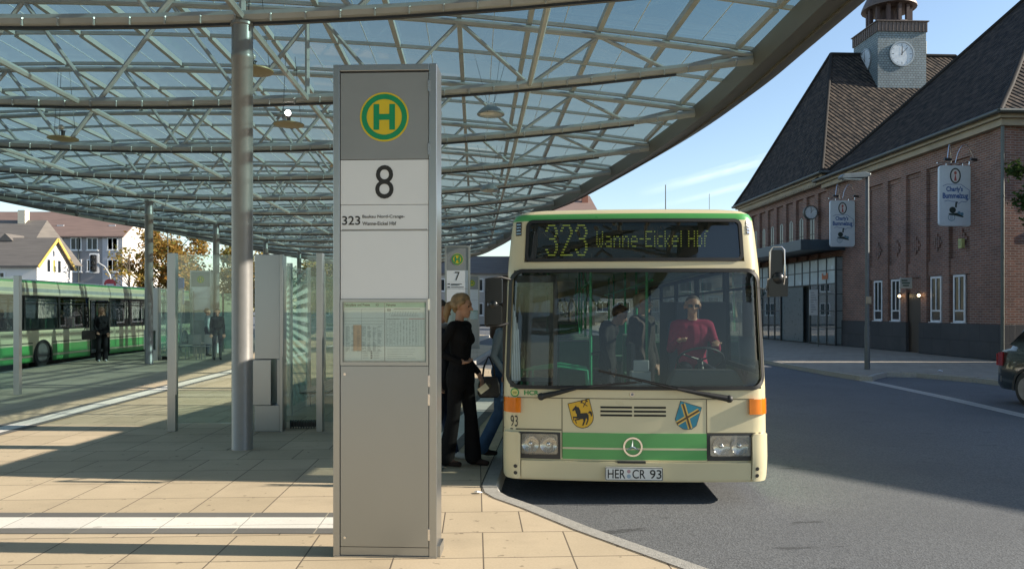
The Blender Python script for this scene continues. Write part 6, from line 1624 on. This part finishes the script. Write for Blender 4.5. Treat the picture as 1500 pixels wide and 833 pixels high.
person('grey haired passenger in dark jacket standing behind the bus windscreen', in_bus(bus1,.27,1.85,.34), R(40), dict(look=(.5,-1,0)), [(.05,.045,.04),(.03,.03,.03),dk], 'short', (.42,.38,.32), .96, .014, False, 0, .05)
person('brown haired passenger leaning over beside the grey haired one in the bus', in_bus(bus1,-.12,2.2,.30), R(75), dict(head=(.0,-.16,1.53), neck=(0,-.08,1.40), look=(0,-1,-.5)), [(.035,.035,.035),(.03,.03,.04),dk], 'short', (.10,.055,.03), .94, .014, False, 0, .05)
person('bald passenger seated by a window of the far bus left of its door', in_bus(bus2,-.9,12.9,.55), PI+AX+R(0), dict(SIT), [(.04,.04,.035),dk,dk], 'bald', (.12,.09,.07), 1.0, .016)
person('seated passenger at the rearmost window in view of the far bus', in_bus(bus2,-.9,16.2,.55), PI+AX, dict(SIT), [(.05,.05,.06),dk,dk], 'short', (.05,.04,.03), 1.0, .016)
person('person in dark clothes waiting beyond the tall glass screen', (-9.9,25.8,0), R(30), dict(look=(-.4,-1,0)), [(.03,.035,.035),(.035,.04,.05),dk], 'short', (.05,.035,.025), 1.0, .016, False, 0, .05)
person('person in a pale top standing farther off beyond the glass screen', (-11.1,28.0,0), R(120), dict(look=(-.4,-1,0)), [(.35,.42,.42),(.05,.06,.09),dk], 'short', (.08,.05,.03), 1.0, .016, False, 0, 0)
# bench-like rail group seen through the glass
for i, x in enumerate((-10.9,-10.35)):
    th = thing('waiting_chair', ('left' if i == 0 else 'right')+' steel mesh chair of the pair beyond the tall glass screen', 'chair', (x,26.2,0), AX, 'steel seats beyond the glass')
    mb = MB(); mb.box(-.22,.22,-.2,.2,.43,.46); mb.build('seat', [stain_side], th, bevel=.01)
    mb = MB(); mb.box(-.22,.22,.18,.21,.5,.85); mb.build('backrest', [stain_side], th, bevel=.01)
    for (a, b) in ((-.18,-.16),(.18,-.16),(-.18,.17),(.18,.17)):
        mb = MB(); mb.tube((a,b,0),(a,b,.43),.018); mb.build('leg', [stain_side], th)

# ================================================================== PARKED CAR
car_p = mat('car_paint', (.018,.03,.032), .22, .3, .05, coat=.8); car_g = mat('car_glass', (.012,.015,.017), .05, spec=.9)
car = thing('parked_car', 'dark green estate car whose rear corner shows at the right edge beside the kerb', 'car', (10.62,13.15,-.15), AX)
mb = MB()                                                          # local -y is the front; rear at y = +2.1, 4.5 m long
sec = [ # y, half width low, z belt, z top
 (-2.30,.70,.62,.70),(-2.15,.82,.70,.80),(-1.5,.88,.86,.98),(-1.0,.89,.96,1.02),(-.45,.89,.99,1.40),(.1,.89,1.0,1.56),(1.0,.89,1.01,1.60),(1.62,.88,1.02,1.55),(2.05,.86,1.02,1.12),(2.2,.82,.95,1.0),(2.24,.80,.60,.72)]
rows = []
for (y, w, zb, zt) in sec:
    r_ = [(-w*.92,.26),(-w,.36),(-w*1.0,.62),(-w*.97,zb),(-w*.78,zt-.06),(-w*.55,zt),(w*.55,zt),(w*.78,zt-.06),(w*.97,zb),(w,.62),(w,.36),(w*.92,.26)]
    r_ = [(x, min(z, zt)) if z > .62 else (x, z) for x, z in r_]
    rows.append([(x, y, z) for x, z in r_])
n = 12
for r_ in rows: mb.v += r_
for i in range(len(rows)-1):
    for j in range(n): q = (j+1) % n; mb.f.append((i*n+j, i*n+q, (i+1)*n+q, (i+1)*n+j)); mb.mi.append(0)
mb.f.append(tuple(range(n))); mb.mi.append(0); mb.f.append(tuple((len(rows)-1)*n+j for j in range(n))); mb.mi.append(0)
body = mb.build('body', [car_p], car, smooth=40)
for sx in (-1, 1):
    for pts_, nm in (([(-.85,1.03),(-.35,1.42),(.35,1.50),(.35,1.04)], 'side_window'), ([(.42,1.04),(.42,1.50),(1.15,1.50),(1.15,1.05)], 'side_window'), ([(1.22,1.06),(1.22,1.50),(1.55,1.47),(1.85,1.14)], 'side_window')):
        mb = MB()
        def fm(u, v, w, sx=sx):
            wd = .865-(v-1.0)*.36; return (sx*(wd+w+.018), u, v)
        mb.prism(pts_, -.01, .008, 0, fm); mb.build(nm, [car_g], car)
    for yc in (-1.42, 1.32):
        mb = MB(); mb.lathe([(.0,-.1),(.24,-.1),(.31,-.09),(.325,-.04),(.325,.06),(.30,.1),(.2,.1)], (sx*.80,yc,.325), 28, axis='x'); wo = mb.build('wheel', [rubber], car, smooth=35)
        mb = MB(); mb.lathe([(.0,.06*sx),(.05,.08*sx),(.2,.08*sx),(.215,.1*sx)], (sx*.805,yc,.325), 24, axis='x')
        for q in range(5): a = 2*PI*q/5; mb.bar((sx*.885,yc,.325),(sx*.885,yc+.19*math.cos(a),.325+.19*math.sin(a)),.04,.03)
        mb.build('rim', [mat('alloy', (.4,.4,.4), .3, .8)], wo, smooth=40)
        mb = MB(); vs, fs = ring2d(yc, .335, .335, .385, 28); mb.add([(sx*.897, u, max(v,.27)) for u, v in vs], fs); mb.build('wheel_arch', [dark_plastic], car)
    mb = MB(); mb.prism([(2.02,.72),(2.22,.72),(2.2,.97),(2.0,1.0)], .0, .03, 0, lambda u, v, w, sx=sx: (sx*(.845+w-(u-2.0)*.22), u, v)); mb.box(min(sx*.62,sx*.83),max(sx*.62,sx*.83),2.22,2.25,.72,.95); mb.build('tail_light', [mat('tail_red', (.35,.015,.02), .2, coat=.6)], car)
    mb = MB(); mb.box(min(sx*.55,sx*.8),max(sx*.55,sx*.8),-2.3,-2.22,.6,.74); mb.build('headlight', [lamp_glass], car)
    mb = MB(); mb.box(min(sx*.9,sx*1.05),max(sx*.9,sx*1.05),-.75,-.68,1.0,1.14); mb.build('side_mirror', [car_p], car, bevel=.02)
mb = MB(); mb.prism(rr(0,.46,.86,.09,.05,4), 2.12, 2.33, 0, lambda u, v, w: (u, w-.25*(abs(u)/.86)**6, v)); mb.prism(rr(0,.42,.86,.09,.05,4), -2.4, -2.1, 0, lambda u, v, w: (u, w, v)); mb.build('bumper', [mat('bumper_grey', (.12,.13,.13), .4, .3)], car, bevel=.02)
mb = MB(); mb.prism([(-.6,1.08),(.6,1.08),(.55,1.5),(-.55,1.5)], 0, .012, 0, lambda u, v, w: (u, 2.09-(v-1.08)*1.0+w, v+.02)); mb.build('rear_window', [car_g], car)
mb = MB(); mb.prism([(-.68,1.02),(.68,1.02),(.58,1.40),(-.58,1.40)], 0, .012, 0, lambda u, v, w: (u, -.98+(v-1.0)*1.3-w-.03, v+.03)); mb.build('windscreen', [car_g], car)

# small litter on the ground
for i, (x, y, z, sc_, lab) in enumerate(((-.31,6.95,.006,.05,'scrap of white paper on the sunlit slabs beside the kerb corner'),(11.7,21.0,-.008,.12,'crumpled white litter lying at the pavement kerb near the lamp pole'))):
    rnd = random.Random(i); mb = MB(); P_ = [(math.cos(a)*sc_*rnd.uniform(.5,1), math.sin(a)*sc_*rnd.uniform(.3,.7), rnd.uniform(0,.25)*sc_) for a in [2*PI*q/7 for q in range(7)]]
    mb.add(P_+[(0,0,sc_*.4)], [(q, (q+1) % 7, 7) for q in range(7)]); o = mb.build('litter', [white_panel], None, loc=(x,y,z)); tag(o, lab, 'litter', None)

# ================================================================== LIGHT, SKY, CAMERA
EL = 25.0; AZ = 92.4                                                 # sun height; azimuth clockwise from +y
world = bpy.data.worlds.new('World'); scene.world = world; world.use_nodes = True
nt = world.node_tree; nt.nodes.clear()
wo = nt.nodes.new('ShaderNodeOutputWorld'); bg = nt.nodes.new('ShaderNodeBackground'); sky = nt.nodes.new('ShaderNodeTexSky')
sky.sky_type = 'NISHITA'; sky.sun_disc = False; sky.sun_elevation = R(EL); sky.sun_rotation = R(AZ); sky.air_density = 1.0; sky.dust_density = 0.4; sky.ozone_density = 1.0
bg.inputs['Strength'].default_value = 0.115
# thin high cirrus, laid out by sky direction
tc = nt.nodes.new('ShaderNodeTexCoord'); sp = nt.nodes.new('ShaderNodeSeparateXYZ'); nt.links.new(tc.outputs['Generated'], sp.inputs[0])
def M(op, a, b=None, c=None):
    n = nt.nodes.new('ShaderNodeMath'); n.operation = op
    for i, v in enumerate((a, b, c)):
        if v is None: continue
        if isinstance(v, (int, float)): n.inputs[i].default_value = v
        else: nt.links.new(v, n.inputs[i])
    return n.outputs[0]
az = M('ARCTAN2', sp.outputs['X'], sp.outputs['Y']); el = M('ARCSINE', sp.outputs['Z'])
comb = nt.nodes.new('ShaderNodeCombineXYZ'); nt.links.new(M('MULTIPLY', az, 14.0), comb.inputs[0]); nt.links.new(M('MULTIPLY', M('SUBTRACT', el, M('MULTIPLY', az, .25)), 60.0), comb.inputs[1])
nz = nt.nodes.new('ShaderNodeTexNoise'); nz.inputs['Scale'].default_value = 1.0; nz.inputs['Detail'].default_value = 4.0; nt.links.new(comb.outputs[0], nz.inputs['Vector'])
streak = M('SUBTRACT', el, M('ADD', .112, M('MULTIPLY', az, .23)))
streak2 = M('SUBTRACT', el, M('ADD', .096, M('MULTIPLY', az, .20)))
band2 = M('MULTIPLY', .6, M('MAXIMUM', 0.0, M('SUBTRACT', 1.0, M('MULTIPLY', M('ABSOLUTE', streak2), 190.0))))
band = M('MAXIMUM', band2, M('SUBTRACT', 1.0, M('MULTIPLY', M('ABSOLUTE', streak), 120.0)))
azw = M('MAXIMUM', 0.0, M('SUBTRACT', 1.0, M('MULTIPLY', M('ABSOLUTE', M('SUBTRACT', az, .325)), 6.0)))
cl = M('MULTIPLY', M('MULTIPLY', band, azw), M('MULTIPLY', M('MAXIMUM', 0.0, M('SUBTRACT', nz.outputs['Fac'], .30)), 3.4))
mx = nt.nodes.new('ShaderNodeMix'); mx.data_type = 'RGBA'; mx.clamp_factor = True
nt.links.new(cl, mx.inputs['Factor']); nt.links.new(sky.outputs[0], mx.inputs['A']); mx.inputs['B'].default_value = (6.0, 6.8, 7.4, 1)
nt.links.new(mx.outputs['Result'], bg.inputs['Color']); nt.links.new(bg.outputs[0], wo.inputs['Surface'])
sl = bpy.data.lights.new('sun', 'SUN'); sl.energy = 5.0; sl.angle = R(0.5); sl.color = (1.0, .90, .76)
so = bpy.data.objects.new('sun', sl); COL.objects.link(so)
d = Vector((math.sin(R(AZ))*math.cos(R(EL)), math.cos(R(AZ))*math.cos(R(EL)), math.sin(R(EL))))
so.rotation_euler = d.to_track_quat('Z', 'Y').to_euler()
cam = bpy.data.cameras.new('camera'); co = bpy.data.objects.new('camera', cam); COL.objects.link(co)
co.location = (0, 0, 1.65); co.rotation_euler = (PI/2, 0, 0)
cam.sensor_fit = 'HORIZONTAL'; cam.sensor_width = 36.0; cam.lens = 27.0; cam.shift_y = 38.5/1500; cam.clip_start = .05; cam.clip_end = 3000
scene.camera = co
vs_ = scene.view_settings; scene.display_settings.display_device = 'sRGB'; vs_.view_transform = 'Standard'; vs_.look = 'None'; vs_.exposure = 0.9; vs_.gamma = 1.0; vs_.use_curve_mapping = False
try:
    scene.cycles.transparent_max_bounces = 24; scene.cycles.max_bounces = 8; scene.cycles.diffuse_bounces = 3; scene.cycles.glossy_bounces = 3
    scene.cycles.caustics_reflective = False; scene.cycles.caustics_refractive = False; scene.cycles.sample_clamp_indirect = 6.0
except Exception: pass
